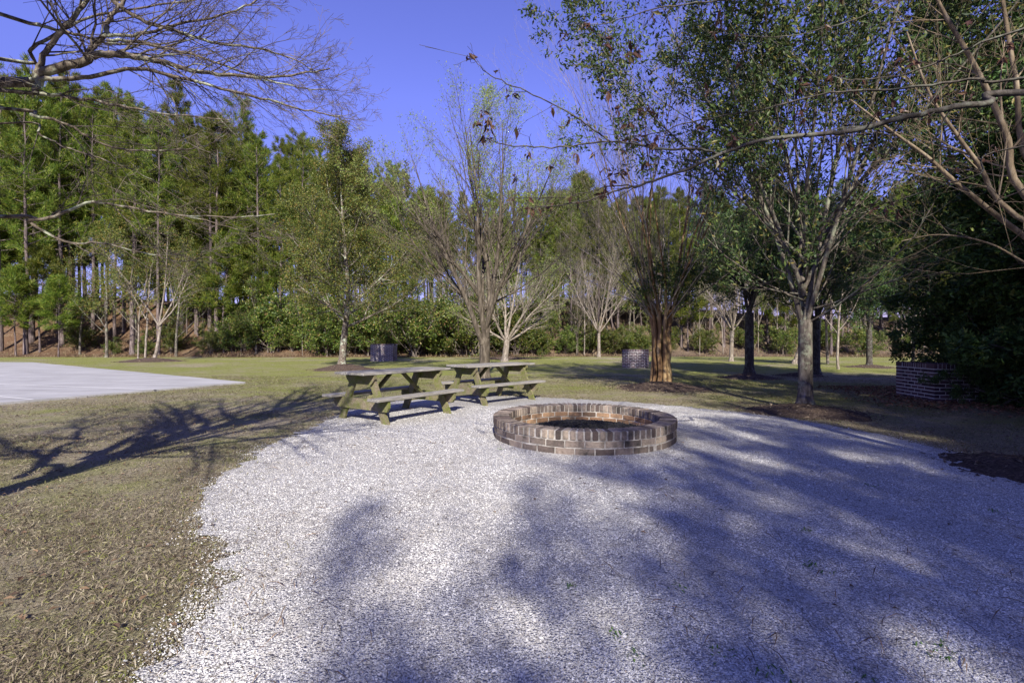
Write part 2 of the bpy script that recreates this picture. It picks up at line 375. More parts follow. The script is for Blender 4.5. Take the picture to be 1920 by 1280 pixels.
def inside(poly, x, y):
    x = np.asarray(x); y = np.asarray(y); c = np.zeros(x.shape, bool); n = len(poly); j = n-1
    for i in range(n):
        xi, yi = poly[i]; xj, yj = poly[j]
        if yi != yj: c ^= ((yi > y) != (yj > y)) & (x < (xj-xi)*(y-yi)/(yj-yi)+xi)
        j = i
    return c
def poly_sheet(name, pts, z, m, **k):
    import bmesh
    bm = bmesh.new(); vs = [bm.verts.new((p[0], p[1], z)) for p in pts]
    f = bm.faces.new(vs); bmesh.ops.triangulate(bm, faces=[f]); bmesh.ops.recalc_face_normals(bm, faces=bm.faces)
    if sum(ff.normal.z for ff in bm.faces) < 0: bmesh.ops.reverse_faces(bm, faces=bm.faces)
    me = bpy.data.meshes.new(name); bm.to_mesh(me); bm.free(); me.materials.append(m)
    return link(name, me, **k)
poly_sheet('gravel', gpr, .004, M['gravel'], kind='structure')

# concrete slab
sb = [G(460,718), G(60,680), G(-700,676), G(-900,760), G(0,758)]
sbp = np.array([p[:2] for p in sb])
mb = MB(); c = [(x, y) for x, y in sbp]
b0 = mb.verts([(x, y, -.05) for x, y in c]+[(x, y, .035) for x, y in c])
n = len(c)
for i in range(n): mb.q.append([b0+i, b0+(i+1) % n, b0+n+(i+1) % n, b0+n+i]); mb.qm.append(0)
for i in range(1, n-1): mb.t.append([b0+n, b0+n+i, b0+n+i+1]); mb.tm.append(0)
slab = link('paving_slab', mb.build('paving_slab', [M['concrete']]), kind='structure')
def stripe(a, b, wd):
    a = np.array(a[:2]); b = np.array(b[:2]); d = (b-a)/np.hypot(*(b-a)); nn = np.array([-d[1], d[0]])*wd/2
    return [a-nn, b-nn, b+nn, a+nn]
S_ = MB()
for a, b, wd in ((G(-300,711), G(290,733), .07), (G(-200,727), G(62,752), .05), (G(-300,690),G(250,703),.03)):
    k = S_.verts([(p[0], p[1], .0395) for p in stripe(a, b, wd)]); S_.q.append([k, k+1, k+2, k+3]); S_.qm.append(0)
link('paving_joints', S_.build('paving_joints', [M['joint']], False), kind='structure')

# ------------------------------------------------------------------ gravel stones, grass blades, litter (uncountable)
def octa(cent, size, flat, seed):
    r = np.random.RandomState(seed); n = len(cent)
    base = np.array([(1,0,0),(-1,0,0),(0,1,0),(0,-1,0),(0,0,1),(0,0,-1)], float)
    V = base[None]*r.uniform(.6, 1.25, (n,6,1))*size[:, None, None]
    V += r.normal(0, .18, (n,6,3))*size[:, None, None]
    a = r.uniform(0, 2*pi, n); ca, sa = np.cos(a)[:, None], np.sin(a)[:, None]
    t = r.normal(0, .5, n); ct, st = np.cos(t)[:, None], np.sin(t)[:, None]
    x, y, z = V[..., 0]*1.25, V[..., 1]*.85, V[..., 2]*flat
    y, z = y*ct-z*st, y*st+z*ct
    V = np.stack([x*ca-y*sa, x*sa+y*ca, z], -1)+cent[:, None]
    F = np.array([(0,2,4),(2,1,4),(1,3,4),(3,0,4),(2,0,5),(1,2,5),(3,1,5),(0,3,5)])
    return V.reshape(-1, 3), (F[None]+np.arange(n)[:, None, None]*6).reshape(-1, 3)
def scatter_view(n, d0, d1, power, xf=1.14):
    """points on the ground in the wedge ahead, density ~ 1/D^power"""
    u = rs.uniform(0, 1, n); e = 2-power
    D = (d0**e+u*(d1**e-d0**e))**(1/e) if abs(e) > 1e-6 else d0*(d1/d0)**u
    return rs.uniform(-xf, xf, n)*D, D
RING = (0.945, 6.28); RO, RI = 1.19, .985
x, y = scatter_view(600000, 1.45, 9, 1.5)
k = inside(gp, x+rs.normal(0,.09,len(x))+.16*vnoise(x, y, 3.1, 91), y+rs.normal(0,.09,len(x))+.16*vnoise(x, y, 3.7, 92)) & (np.hypot(x-RING[0], y-RING[1]) > RO)
x, y = x[k], y[k]; sz = np.clip(rs.lognormal(-5.95, .36, len(x)), .0014, .008)*(1+.05*y)
V, F = octa(np.stack([x, y, sz*.25+.003], -1), sz, .7, 2)
link('gravel_stones', mesh_np('gravel_stones', V, None, F, [M['stone']]), kind='stuff', label='loose pale crushed stone covering the gravel clearing', cat='gravel')

def blades(x, y, z, L, wd, lean, seed, curl=.3):
    r = np.random.RandomState(seed); n = len(x); a = r.uniform(0, 2*pi, n); el = np.clip(r.normal(lean, .28, n), .02, 1.5)
    d = np.stack([np.cos(a)*np.cos(el), np.sin(a)*np.cos(el), np.sin(el)], -1); s = np.stack([-np.sin(a), np.cos(a), np.zeros(n)], -1)
    s[:, 2] = r.normal(0, .5, n)
    B = np.stack([x, y, z], -1); T = B+d*L[:, None]
    mid = B+d*(L*.55)[:, None]+np.array([0, 0, 1.0])*(L*curl*.3)[:, None]; h = s*(wd/2)[:, None]
    V = np.stack([B-h*.7, B+h*.7, mid+h, mid-h, T], 1).reshape(-1, 3); o = np.arange(n)[:, None]*5
    return V, o+np.array([[0,1,2,3]]), o+np.array([[3,2,4]])
x, y = scatter_view(720000, 1.5, 17, 1.5)
pn = vnoise(x, y, 1.7, 21)+.5*vnoise(x, y, 5.3, 22)
jx = .14*vnoise(x, y, 4.1, 93); edge = inside(gp, x+jx, y); near_edge = edge & (~inside(gp, x-.35+jx, y-.1) | ~inside(gp, x, y+.3))
k = (((~edge) & (pn > -.2+rs.normal(0,.4,len(x)))) | (near_edge & (rs.uniform(0,1,len(x)) < .30))) & ~inside(sbp, x, y)
x, y = x[k], y[k]
L = rs.uniform(.012, .034, len(x))*(1+.07*y); V, Q, T = blades(x, y, np.full(len(x), -.006), L, L*.075+.0010, .28, 8)
link('grass', mesh_np('grass', V, Q, T, [M['blade']]), kind='stuff', label='dormant tan and green turf and clippings around the gravel', cat='grass')
# sparse longer blades, needles and leaves over gravel
def leaf_quads(C, U, W, L, wd, fold=.15):
    """diamond leaves: C centres of the stalk, U unit direction, W unit side"""
    Nn = np.cross(U, W); T = C+U*L[:, None]; m = C+U*(L*.45)[:, None]
    V = np.stack([C, m+W*(wd/2)[:, None]+Nn*(L*fold)[:, None], T, m-W*(wd/2)[:, None]+Nn*(L*fold)[:, None]], 1).reshape(-1, 3)
    o = np.arange(len(C))[:, None]*4
    return V, o+np.array([[0,1,2,3]])
def unit(v): return v/np.maximum(np.linalg.norm(v, axis=-1, keepdims=True), 1e-9)
def rand_side(U, r): return unit(np.cross(U, r.normal(0, 1, U.shape)))
def litter(n, d0, d1, mask, L0, L1, seed, name, m, label, cat, zoff=.008, power=1.2, ratio=.5):
    r = np.random.RandomState(seed); x, y = scatter_view(n, d0, d1, power); k = mask(x, y); x, y = x[k], y[k]; n = len(x)
    a = r.uniform(0, 2*pi, n); U = unit(np.stack([np.cos(a), np.sin(a), r.uniform(-.1, .35, n)], -1)); W = unit(np.stack([-np.sin(a), np.cos(a), r.normal(0,.35,n)], -1))
    L = r.uniform(L0, L1, n); V, Q = leaf_quads(np.stack([x, y, np.full(n, zoff)], -1), U, W, L, L*ratio)
    link(name, mesh_np(name, V, Q, None, [m]), kind='stuff', label=label, cat=cat)
on_gravel = lambda x, y: inside(gp, x, y) & (np.hypot(x-RING[0], y-RING[1]) > RO+.02)
litter(900, 1.8, 11, lambda x, y: on_gravel(x, y) & (vnoise(x, y, 1.9, 61) > .15), .012, .045, 31, 'fallen_leaves', M['dead_leaf'], 'scattered dry brown leaves on the gravel', 'leaves')
litter(5200, 1.6, 11, lambda x, y: on_gravel(x, y) & (vnoise(x, y, 1.4, 62) > -.1), .03, .13, 32, 'pine_needle_litter', M['dead_leaf'], 'thin brown needles and twigs strewn over the gravel', 'litter', ratio=.04)
litter(26000, 2, 40, lambda x, y: ~inside(gp, x, y) & ~inside(sbp, x, y) & (y < hill_base(x)), .018, .05, 33, 'lawn_leaves', M['dead_leaf'], 'dry leaves sprinkled over the lawn', 'leaves', .01, .6)

n = 16000; X = rs.uniform(7.0, 14, n); Y = rs.uniform(5.2, 13, n); kk = (~inside(gp, X, Y)) & (X > 8.1+.9*vnoise(X, Y, 1.2, 81)+rs.normal(0, .35, n)); X, Y = X[kk], Y[kk]
a = rs.uniform(0, 6.28, len(X)); U = unit(np.stack([np.cos(a), np.sin(a), rs.uniform(-.1, .5, len(X))], -1)); L = rs.uniform(.03, .08, len(X))
V, Q = leaf_quads(np.stack([X, Y, np.full(len(X), .012)], -1), U, rand_side(U, rs), L, L*.5)
link('leaf_litter', mesh_np('leaf_litter', V, Q, None, [M['rust_litter']]), kind='stuff', label='reddish-brown leaf litter under the dark evergreens at the right', cat='leaves')
# dead grass, twigs and brush over the wooded bank
n = 90000; X = rs.uniform(-58, 58, n); Y = hill_base(X)-.8+14*rs.uniform(0, 1, n)**1.6
kk = vnoise(X, Y, .8, 71)+rs.normal(0, .4, n) > -.1; X, Y = X[kk], Y[kk]; L = rs.uniform(.08, .5, len(X))*np.clip(.8+.5*vnoise(X, Y, .5, 72), .3, 1.6)
V, Q, T = blades(X, Y, hill_h(X, Y)-.02, L, L*.03+.012, .75, 73)
link('undergrowth', mesh_np('undergrowth', V, Q, T, [M['brush']]), kind='stuff', label='dry brown brush and dead grass over the wooded bank', cat='undergrowth')
# weeds sprouting in the gravel
cl = []
for px, py in ((940,842),(1540,1070),(1515,1060),(1635,910),(1510,995),(1745,1225),(1440,1262),(1185,1232),(1160,1190),(1620,1275),(1770,1215),(1350,1225),(1870,960),(1075,1100),(1270,1100)):
    gx, gy, _ = G(px, py); nn = 16
    cl.append(np.stack([gx+rs.normal(0,.03,nn), gy+rs.normal(0,.03,nn)], -1))
cl = np.vstack(cl); V, Q, T = blades(cl[:,0], cl[:,1], np.full(len(cl), .004), rs.uniform(.01,.028,len(cl)), rs.uniform(.004,.008,len(cl)), .5, 44)
link('weeds', mesh_np('weeds', V, Q, T, [M['weed']]), kind='stuff', label='small green weeds sprouting through the gravel', cat='weeds')

# ------------------------------------------------------------------ fire pit
pit = empty('fire_pit', (RING[0], RING[1], 0), label='round brick fire pit ring standing on the pale gravel', cat='fire pit')
def ring_bricks(mb, r0, r1, z0, z1, n, gap, off=0, bev=.006, m=0, jit=.003, seed=0):
    r = random.Random(seed)
    for i in range(n):
        a0 = 2*pi*(i+off)/n; da = 2*pi/n; ga = gap/((r0+r1)/2); j = r.uniform(-jit, jit); jz = r.uniform(-jit, jit)
        am = a0+da/2; h = (da-ga)/2
        # a brick is straight: tangential coordinate measured at mid radius for short bricks
        w_ = h*r0 if n > 60 else None
        def fn(p):
            t, rr, z = p; R_ = rr+j
            if w_: return (cos(am)*R_-sin(am)*t*w_*1.0, sin(am)*R_+cos(am)*t*w_*1.0, z+jz)
            return (cos(am+t*h)*R_, sin(am+t*h)*R_, z+jz)
        bt = bev/(w_ if w_ else h*r0)
        # bevbox with anisotropic coordinate t in -1..1
        s_ = MB(); s_.bevbox(lambda p: p, -1, 1, 0, 1, 0, 1, .0001, 0)
        V = []
        for v in s_.v:
            t, u, zz = v
            t2 = max(-1, min(1, t)); rr = r0+(r1-r0)*u
            V.append((t2, rr, z0+(z1-z0)*zz))
        # inset corners for the bevel
        W = []
        for q_, v in enumerate(V):
            kind = q_ % 3; t, rr, z = v
            sx = 1 if t > 0 else -1; sy = 1 if rr > (r0+r1)/2 else -1; sz_ = 1 if z > (z0+z1)/2 else -1
            t0 = float(sx); ry = r1 if sy > 0 else r0; zz = z1 if sz_ > 0 else z0
            if kind == 0: W.append(fn((t0, ry-sy*bev, zz-sz_*bev)))
            elif kind == 1: W.append(fn((t0-sx*bt, ry, zz-sz_*bev)))
            else: W.append(fn((t0-sx*bt, ry-sy*bev, zz)))
        b = mb.verts(W)
        for f in s_.q: mb.q.append([b+i2 for i2 in f]); mb.qm.append(m)
        for f in s_.t: mb.t.append([b+i2 for i2 in f]); mb.tm.append(m)
def ring_core(mb, r0, r1, z0, z1, m, seg=96):
    b = mb.verts([p for i in range(seg) for p in ((cos(2*pi*i/seg)*r0, sin(2*pi*i/seg)*r0, z0),(cos(2*pi*i/seg)*r1, sin(2*pi*i/seg)*r1, z0),
                                                   (cos(2*pi*i/seg)*r1, sin(2*pi*i/seg)*r1, z1),(cos(2*pi*i/seg)*r0, sin(2*pi*i/seg)*r0, z1))])
    for i in range(seg):
        A = b+4*i; B = b+4*((i+1) % seg)
        for e in range(4): mb.q.append([A+e, B+e, B+(e+1) % 4, A+(e+1) % 4]); mb.qm.append(m)
ow = MB(); rmid = (RO+RI)/2
ring_bricks(ow, rmid+.003, RO, -.03, .070, 34, .011, .3, seed=1); ring_bricks(ow, rmid+.003, RO, .080, .152, 34, .011, .8, seed=2)
ring_core(ow, rmid+.003, RO-.006, -.03, .158, 1)
link('outer_wall', ow.build('outer_wall', [M['brick_pit'], M['mortar']]), pit)
iw = MB()
ring_bricks(iw, RI, rmid-.003, .010, .078, 29, .010, .1, seed=3); ring_bricks(iw, RI, rmid-.003, .087, .152, 29, .010, .6, seed=4)
ring_core(iw, RI+.005, rmid-.003, -.03, .158, 1)
link('inner_wall', iw.build('inner_wall', [M['brick_orange'], M['mortar']]), pit)
cp = MB(); ring_bricks(cp, RI-.005, RO+.006, .162, .262, 92, .009, 0, bev=.007, seed=5)
ring_core(cp, RI+.004, RO-.004, .1595, .2555, 1)
link('rim', cp.build('rim', [M['brick_pit'], M['mortar']]), pit)
# ash bed and charcoal
an = 40; rr_ = np.linspace(0, RI-.002, 14); V = []
for r_ in rr_:
    for i in range(an):
        a = 2*pi*i/an; xx, yy_ = cos(a)*r_, sin(a)*r_
        V.append((xx, yy_, .012+.045*max(0, 1-((xx-.05)**2/.5+(yy_+.05)**2/.45))+.01*float(vnoise(np.array(xx), np.array(yy_), 9, 4))))
q = [[i*an+j, i*an+(j+1) % an, (i+1)*an+(j+1) % an, (i+1)*an+j] for i in range(len(rr_)-1) for j in range(an)]
link('ash_bed', mesh_np('ash_bed', V, q, None, [M['ash']], smooth=True), loc=(RING[0], RING[1], 0), kind='stuff', label='pale ash bed inside the brick fire pit', cat='ash')
n = 5200; a = rs.uniform(0, 2*pi, n); r_ = np.sqrt(rs.uniform(0, 1, n))*.80
x = np.cos(a)*r_*1.02+.08; y = np.sin(a)*r_*.92-.04; sz = rs.uniform(.008, .026, n)
z = .045+.07*np.maximum(0, 1-(x**2/.6+y**2/.5))+rs.uniform(0, .025, n)
kk = np.hypot(x, y) < RI-.05; V, F = octa(np.stack([x, y, z], -1)[kk], sz[kk], .7, 12)
link('charcoal', mesh_np('charcoal', V, None, F, [M['charcoal']]), loc=(RING[0], RING[1], 0), kind='stuff', label='black charcoal lumps heaped in the brick fire pit', cat='charcoal')

# ------------------------------------------------------------------ brick barbecue screens
def brick_screen(name, cx, cy, rz, W, Dp, H, label, seed):
    root = empty(name, (cx, cy, 0), rz, label=label, cat='brick enclosure', group='square brick enclosures on the lawn')
    r = random.Random(seed); ch = .075; ncs = int(round((H-.1)/ch)); T = .2
    walls = MB()
    def wall(ax, x0, x1, y0, y1):   # run along ax
        for c_ in range(ncs):
            z0 = c_*ch; z1 = z0+ch-.017; L0 = x0 if ax == 0 else y0; L1 = x1 if ax == 0 else y1
            p = L0-(.105 if c_ % 2 else 0)
            while p < L1:
                a = max(p, L0); b = min(p+.194, L1)
                if b-a > .02:
                    j = r.uniform(-.002, .002)
                    if ax == 0: walls.box(a, b, y0+j, y1+j, z0, z1, 0)
                    else: walls.box(x0+j, x1+j, a, b, z0, z1, 0)
                p += .212
        if ax == 0: walls.box(x0+.004, x1-.004, y0+.004, y1-.004, -.02, ncs*ch, 1)
        else: walls.box(x0+.004, x1-.004, y0+.004, y1-.004, -.02, ncs*ch, 1)
    wall(0, -W/2, W/2, -Dp/2, -Dp/2+T); wall(0, -W/2, W/2, Dp/2-T, Dp/2)
    wall(1, -W/2, -W/2+T, -Dp/2+T+.003, Dp/2-T-.003); wall(1, W/2-T, W/2, -Dp/2+T+.003, Dp/2-T-.003)
    link('wall', walls.build('wall', [M['brick_dark'], M['mortar_white']]), root)
    cap = MB(); z0 = ncs*ch+.003; z1 = z0+.1
    def caprun(ax, x0, x1, y0, y1):
        L0, L1 = (x0, x1) if ax == 0 else (y0, y1); p = L0
        while p < L1-.03:
            b = min(p+.064, L1)
            if ax == 0: cap.box(p, b, y0, y1, z0, z1, 0, .005)
            else: cap.box(x0, x1, p, b, z0, z1, 0, .005)
            p += .075
        cap.box(x0+.005, x1-.005, y0+.005, y1-.005, z0, z1-.006, 1)
    caprun(0, -W/2-.004, W/2+.004, -Dp/2-.004, -Dp/2+T); caprun(0, -W/2-.004, W/2+.004, Dp/2-T, Dp/2+.004)
    caprun(1, -W/2-.004, -W/2+T, -Dp/2+T+.003, Dp/2-T-.003); caprun(1, W/2-T, W/2+.004, -Dp/2+T+.003, Dp/2-T-.003)
    link('coping', cap.build('coping', [M['brick_dark'], M['mortar_white']]), root)
    return root
brick_screen('brick_enclosure', *G(720,676)[:2], RD(2), 1.42, 1.3, 1.05, 'square brick enclosure on the far lawn behind the nearer picnic table', 1)
brick_screen('brick_enclosure', G(1197,689)[0], G(1197,689)[1]+.5, RD(-25), 1.08, 1.1, .86, 'square brick enclosure on the lawn just left of the cinnamon-barked multi-stemmed tree', 2)
brick_screen('brick_enclosure', 9.20, 10.21, RD(-10), .80, 1.25, .75, 'square brick enclosure half hidden under the dark evergreen at the right', 3)

# ------------------------------------------------------------------ picnic tables
def picnic(name, loc, rz, label):
    root = empty(name, loc, rz, label=label, cat='picnic table', group='weathered picnic tables at the edge of the gravel')
    r = random.Random(int(loc[1]*100)); Lh = .98
    t = MB()
    for i in range(5):
        y = -.30+i*.15; e = r.uniform(-.012, .012)
        t.bevbox(lambda p: p, -Lh+e, Lh+e, y-.072, y+.072, .755+r.uniform(-.002,.002), .795+r.uniform(-.002,.002), .006)
    link('table_top', t.build('table_top', [M['wood_top']]), root)
    for s in (-1, 1):
        b = MB(); b.bevbox(lambda p: p, -Lh+.0, Lh, s*.58-.13, s*.58+.13, .375, .415, .006)
        link('bench_seat', b.build('bench_seat', [M['wood_top']]), root)
    for sx in (-1, 1):
        X = sx*.70
        for s in (-1, 1):
            l = MB()
            # splayed board: horizontal cuts at ground and under the top
            y1, y0, hw = s*.20, s*.56, .078
            th = .02
            l.hexa([(X-th,y0-hw,-.01),(X+th,y0-hw,-.01),(X+th,y0+hw,-.01),(X-th,y0+hw,-.01),(X-th,y1-hw,.752),(X+th,y1-hw,.752),(X+th,y1+hw,.752),(X-th,y1+hw,.752)])
            link('leg', l.build('leg', [M['wood_frame']]), root)
        cb = MB(); Xo = X+sx*.043; th = .02
        def prism(mbx, prof, x0, x1):
            n = len(prof); b = mbx.verts([(x0, y, z) for y, z in prof]+[(x1, y, z) for y, z in prof])
            for i in range(n): mbx.q.append([b+i, b+(i+1) % n, b+n+(i+1) % n, b+n+i]); mbx.qm.append(0)
            for o_ in (b, b+n):
                for i in range(1, n-1): mbx.t.append([o_, o_+i, o_+i+1]); mbx.tm.append(0)
        prism(cb, [(-.69,.372),(.69,.372),(.69,.27),(.64,.20),(-.64,.20),(-.69,.27)], Xo-th, Xo+th)
        link('seat_beam', cb.build('seat_beam', [M['wood_frame']]), root)
        tb = MB(); prism(tb, [(-.36,.752),(.36,.752),(.36,.69),(.27,.60),(-.27,.60),(-.36,.69)], Xo-th, Xo+th)
        link('top_beam', tb.build('top_beam', [M['wood_frame']]), root)
        st = MB(); st.board((sx*.64, 0, .30), (sx*.14, 0, .735), (0, .085, 0), .04)
        link('brace', st.build('brace', [M['wood_frame']]), root)
    root.scale = (.96, .96, .97)
    return root
picnic('picnic_table', (-1.93, 7.85, 0), RD(55), 'nearer weathered picnic table with mossy green end beam beside the gravel, left of the other')
picnic('picnic_table', (-.42, 9.9, 0), RD(45), 'farther weathered picnic table in front of the big bare tree, behind the fire pit')

# ------------------------------------------------------------------ tree machinery
class Skel:
    def __init__(s): s.poly = []; s.tips = []
def vadd(a, b, k=1.0): return (a[0]+b[0]*k, a[1]+b[1]*k, a[2]+b[2]*k)
def vnorm(a):
    l = math.sqrt(a[0]**2+a[1]**2+a[2]**2) or 1; return (a[0]/l, a[1]/l, a[2]/l)
def deviate(d, ang, rnd, az=None):
    a = (0, 0, 1) if abs(d[2]) < .9 else (1, 0, 0)
    u = vnorm((d[1]*a[2]-d[2]*a[1], d[2]*a[0]-d[0]*a[2], d[0]*a[1]-d[1]*a[0]))
    v = (d[1]*u[2]-d[2]*u[1], d[2]*u[0]-d[0]*u[2], d[0]*u[1]-d[1]*u[0])
    if az is None: az = rnd.uniform(0, 2*pi)
    c, s = cos(ang), sin(ang)
    return vnorm(tuple(d[i]*c+(u[i]*cos(az)+v[i]*sin(az))*s for i in range(3)))
def branch(S, rnd, p, d, L, r, lvl, prm):
    """prm[lvl] = dict(seg, wander, up, kids, ang, lr, rr, start, tip)"""
    q = prm[lvl]; n = q['seg']; pts = [p]; rad = [r]; dirs = [d]; step = L/n; tip = q.get('tip', .35)
    for i in range(n):
        d = deviate(d, abs(rnd.gauss(0, q['wander'])), rnd)
        d = vnorm((d[0], d[1], d[2]+q['up']))
        p = vadd(p, d, step); pts.append(p); rad.append(max(r*(1-(1-tip)*(i+1)/n), .0012)); dirs.append(d)
    S.poly.append((pts, rad, lvl))
    if lvl+1 < len(prm):
        k = q['kids']; k = rnd.randint(*k) if isinstance(k, tuple) else k; st = q.get('start', .2)
        for j in range(k):
            t = st+(1-st)*(j+rnd.random())/k; f = t*n; i = min(int(f), n-1); g = f-i
            pp = tuple(pts[i][m_]*(1-g)+pts[i+1][m_]*g for m_ in range(3)); rr = rad[i]*(1-g)+rad[i+1]*g
            cd = deviate(dirs[i+1], rnd.uniform(*q['ang']), rnd)
            ll = L*rnd.uniform(*q['lr'])*(1-.45*t if q.get('taper', 1) else 1)
            branch(S, rnd, pp, cd, ll, rr*rnd.uniform(*q['rr']), lvl+1, prm)
    if lvl >= len(prm)-q.get('leafback', 1) and lvl == len(prm)-1 or q.get('leafy'):
        for i in range(1, len(pts)): S.tips.append((pts[i], dirs[i]))
def path_limb(S, pts, r0, r1, sub=4, jit=.0, rnd=None):
    """smooth limb through given points (Catmull-Rom)"""
    Pn = [np.array(p, float) for p in pts]; Pn = [2*Pn[0]-Pn[1]]+Pn+[2*Pn[-1]-Pn[-2]]; out = []
    for i in range(1, len(Pn)-2):
        for j in range(sub):
            t = j/sub; a, b, c, d = Pn[i-1:i+3]
            out.append(.5*((2*b)+(c-a)*t+(2*a-5*b+4*c-d)*t*t+(3*b-a-3*c+d)*t**3))
    out.append(Pn[-2]); n = len(out)
    if jit: out = [o_+np.array([rnd.gauss(0, jit) for _ in range(3)]) if 0 < i < n-1 else o_ for i, o_ in enumerate(out)]
    pts2 = [tuple(map(float, o_)) for o_ in out]; rad = [r0+(r1-r0)*(i/(n-1)) for i in range(n)]
    S.poly.append((pts2, rad, 0)); return pts2, rad
def side_twigs(S, rnd, limb, count, start, L, prm, rr=.45, ang=(.5, 1.1)):
    pts, rad = limb; n = len(pts)-1
    for j in range(count):
        t = start+(1-start)*(j+rnd.random())/count; f = min(t, .999)*n; i = int(f)
        d = vnorm(tuple(pts[i+1][k]-pts[i][k] for k in range(3)))
        branch(S, rnd, pts[i], deviate(d, rnd.uniform(*ang), rnd), rnd.uniform(*L)*(1.1-.5*t), max(rad[i]*rr, .0022), 0, prm)
def tubes(polys, sides=lambda r: 10 if r > .08 else 7 if r > .03 else 5 if r > .012 else 3):
    groups = {}
    for pts, rad, *_ in polys: groups.setdefault((len(pts), sides(rad[0])), []).append((pts, rad))
    VV = []; QQ = []; off = 0
    for (n, k), L in groups.items():
        Pt = np.array([a for a, b in L]); R = np.array([b for a, b in L]); m = len(L)
        T = np.gradient(Pt, axis=1); T = unit(T)
        ref = np.zeros((m, 1, 3)); mean = unit(T.mean(1, keepdims=True)); ref[..., 0] = np.where(np.abs(mean[..., 0]) < .75, 1, 0); ref[..., 1] = 1-ref[..., 0]
        U = unit(np.cross(T, np.broadcast_to(ref, T.shape))); W = np.cross(T, U)
        a = np.arange(k)*2*pi/k
        V = Pt[:, :, None]+(U[:, :, None]*np.cos(a)[None, None, :, None]+W[:, :, None]*np.sin(a)[None, None, :, None])*R[:, :, None, None]
        VV.append(V.reshape(-1, 3))
        i = np.arange(m)[:, None, None]*n*k+np.arange(n-1)[None, :, None]*k; j = np.arange(k)[None, None, :]; j2 = (j+1) % k
        Q = np.stack([i+j, i+j2, i+k+j2, i+k+j], -1).reshape(-1, 4)+off; QQ.append(Q); off += m*n*k
    return np.vstack(VV), np.vstack(QQ)
def wood_mesh(name, polys, m):
    V, Q = tubes(polys); return mesh_np(name, V, Q, None, [m], smooth=True)
def leaves_mesh(name, tips, per, L, ratio, m, seed, spread=.06, droop=0.0, out=.8):
    r = np.random.RandomState(seed); C = np.repeat(np.array([t[0] for t in tips]), per, 0); Dd = np.repeat(np.array([t[1] for t in tips]), per, 0)
    n = len(C); C = C+r.normal(0, spread, (n, 3)); U = unit(Dd*out+r.normal(0, .7, (n, 3))-np.array([0, 0, droop])); W = rand_side(U, r)
    ll = r.uniform(L*.6, L*1.25, n); V, Q = leaf_quads(C, U, W, ll, ll*ratio, .08)
    return mesh_np(name, V, Q, None, [m])
def make_tree(name, S, bark, loc, label, cat='tree', leafm=None, group=None, twigm=None, split=.012, rz=0):
    root = empty(name, loc, rz, label=label, cat=cat, group=group)
    thick = [p for p in S.poly if p[1][0] >= split]; thin = [p for p in S.poly if p[1][0] < split]
    link('trunk', wood_mesh('trunk', thick, bark), root)
    if thin: link('twigs', wood_mesh('twigs', thin, twigm or bark), root)
    if leafm is not None: link('foliage', leafm, root)
    return root
def lv(seg, wander, up, kids=0, ang=(.4, .8), lr=(.4, .6), rr=(.45, .65), start=.25, **k):
    return dict(seg=seg, wander=wander, up=up, kids=kids, ang=ang, lr=lr, rr=rr, start=start, **k)
def root_flare(S, x, y, r, h=.25):
    S.poly.append(([(x, y, -.1), (x, y, .02), (x, y, h*.5), (x, y, h)], [r*1.5, r*1.35, r*1.12, r*1.0], 0))

# ------------------------------------------------------------------ background pines
def pine_proto(seed, H, crown_from, rbase, tufts_per, full, dead=True):
    rnd = random.Random(seed); S = Skel(); tips = []
    n = 14; pts = [(0, 0, -.4)]; x = y = 0
    for i in range(1, n+1):
        x += rnd.gauss(0, .035); y += rnd.gauss(0, .035); pts.append((x, y, H*i/n))
    rad = [rbase*(1-.88*i/n) for i in range(n+1)]; rad[0] *= 1.2
    S.poly.append((pts, rad, 0))
    z = H*crown_from; az = rnd.random()*6.28
    while z < H*.985:
        t = (z-H*crown_from)/(H*(1-crown_from)); f = z/H*n; i = min(int(f), n-1); g = f-i
        p = tuple(pts[i][k]*(1-g)+pts[i+1][k]*g for k in range(3)); az += 2.4+rnd.uniform(-.5, .5)
        L = full*1.25*(1-.74*t**1.35)*rnd.uniform(.55, 1.15)*(.65+.35*min(1, t*5)); el = .05+.85*t+rnd.uniform(-.2, .25)
        d = vnorm((cos(az)*cos(el), sin(az)*cos(el), sin(el)))
        s2 = Skel(); branch(s2, rnd, p, d, L, .028*(1-.5*t)+.006, 0,
            [lv(5, .12, .05, kids=(4, 6), ang=(.5, 1.0), lr=(.35, .55), start=.35, leafy=True), lv(3, .15, .08, leafback=1)])
        S.poly += s2.poly
        tips += [tp for tp in s2.tips if math.hypot(tp[0][0]-p[0], tp[0][1]-p[1]) > L*.30]
        z += rnd.uniform(.16, .34)*(H/20)
    tips.append((pts[-1], (0, 0, 1)))
    if dead:
        for _ in range(16):
            z = H*rnd.uniform(.12, crown_from); az = rnd.random()*6.28; f = z/H*n; i = min(int(f), n-1)
            branch(S, rnd, pts[i], vnorm((cos(az), sin(az), rnd.uniform(-.1, .4))), rnd.uniform(.4, 1.5), .014, 0, [lv(3, .2, -.02)])
    r = np.random.RandomState(seed); C = np.array([t[0] for t in tips]); Dd = np.array([t[1] for t in tips]); nt_ = len(C)
    M_ = tufts_per; C = np.repeat(C, M_, 0)+r.normal(0, .09, (nt_*M_, 3)); U = unit(np.repeat(Dd, M_, 0)*.9+np.array([0,0,.3])+r.normal(0, .62, (nt_*M_, 3)))
    W = rand_side(U, r); L = r.uniform(.20, .42, len(C)); wd = .036*np.ones(len(C))
    V = np.stack([C-W*wd[:, None]/2, C+W*wd[:, None]/2, C+U*L[:, None]], 1).reshape(-1, 3)
    nd = mesh_np('needles', V, None, np.arange(len(V)).reshape(-1, 3), [M['needle']])
    return wood_mesh('trunk', S.poly, M['pine_bark']), nd
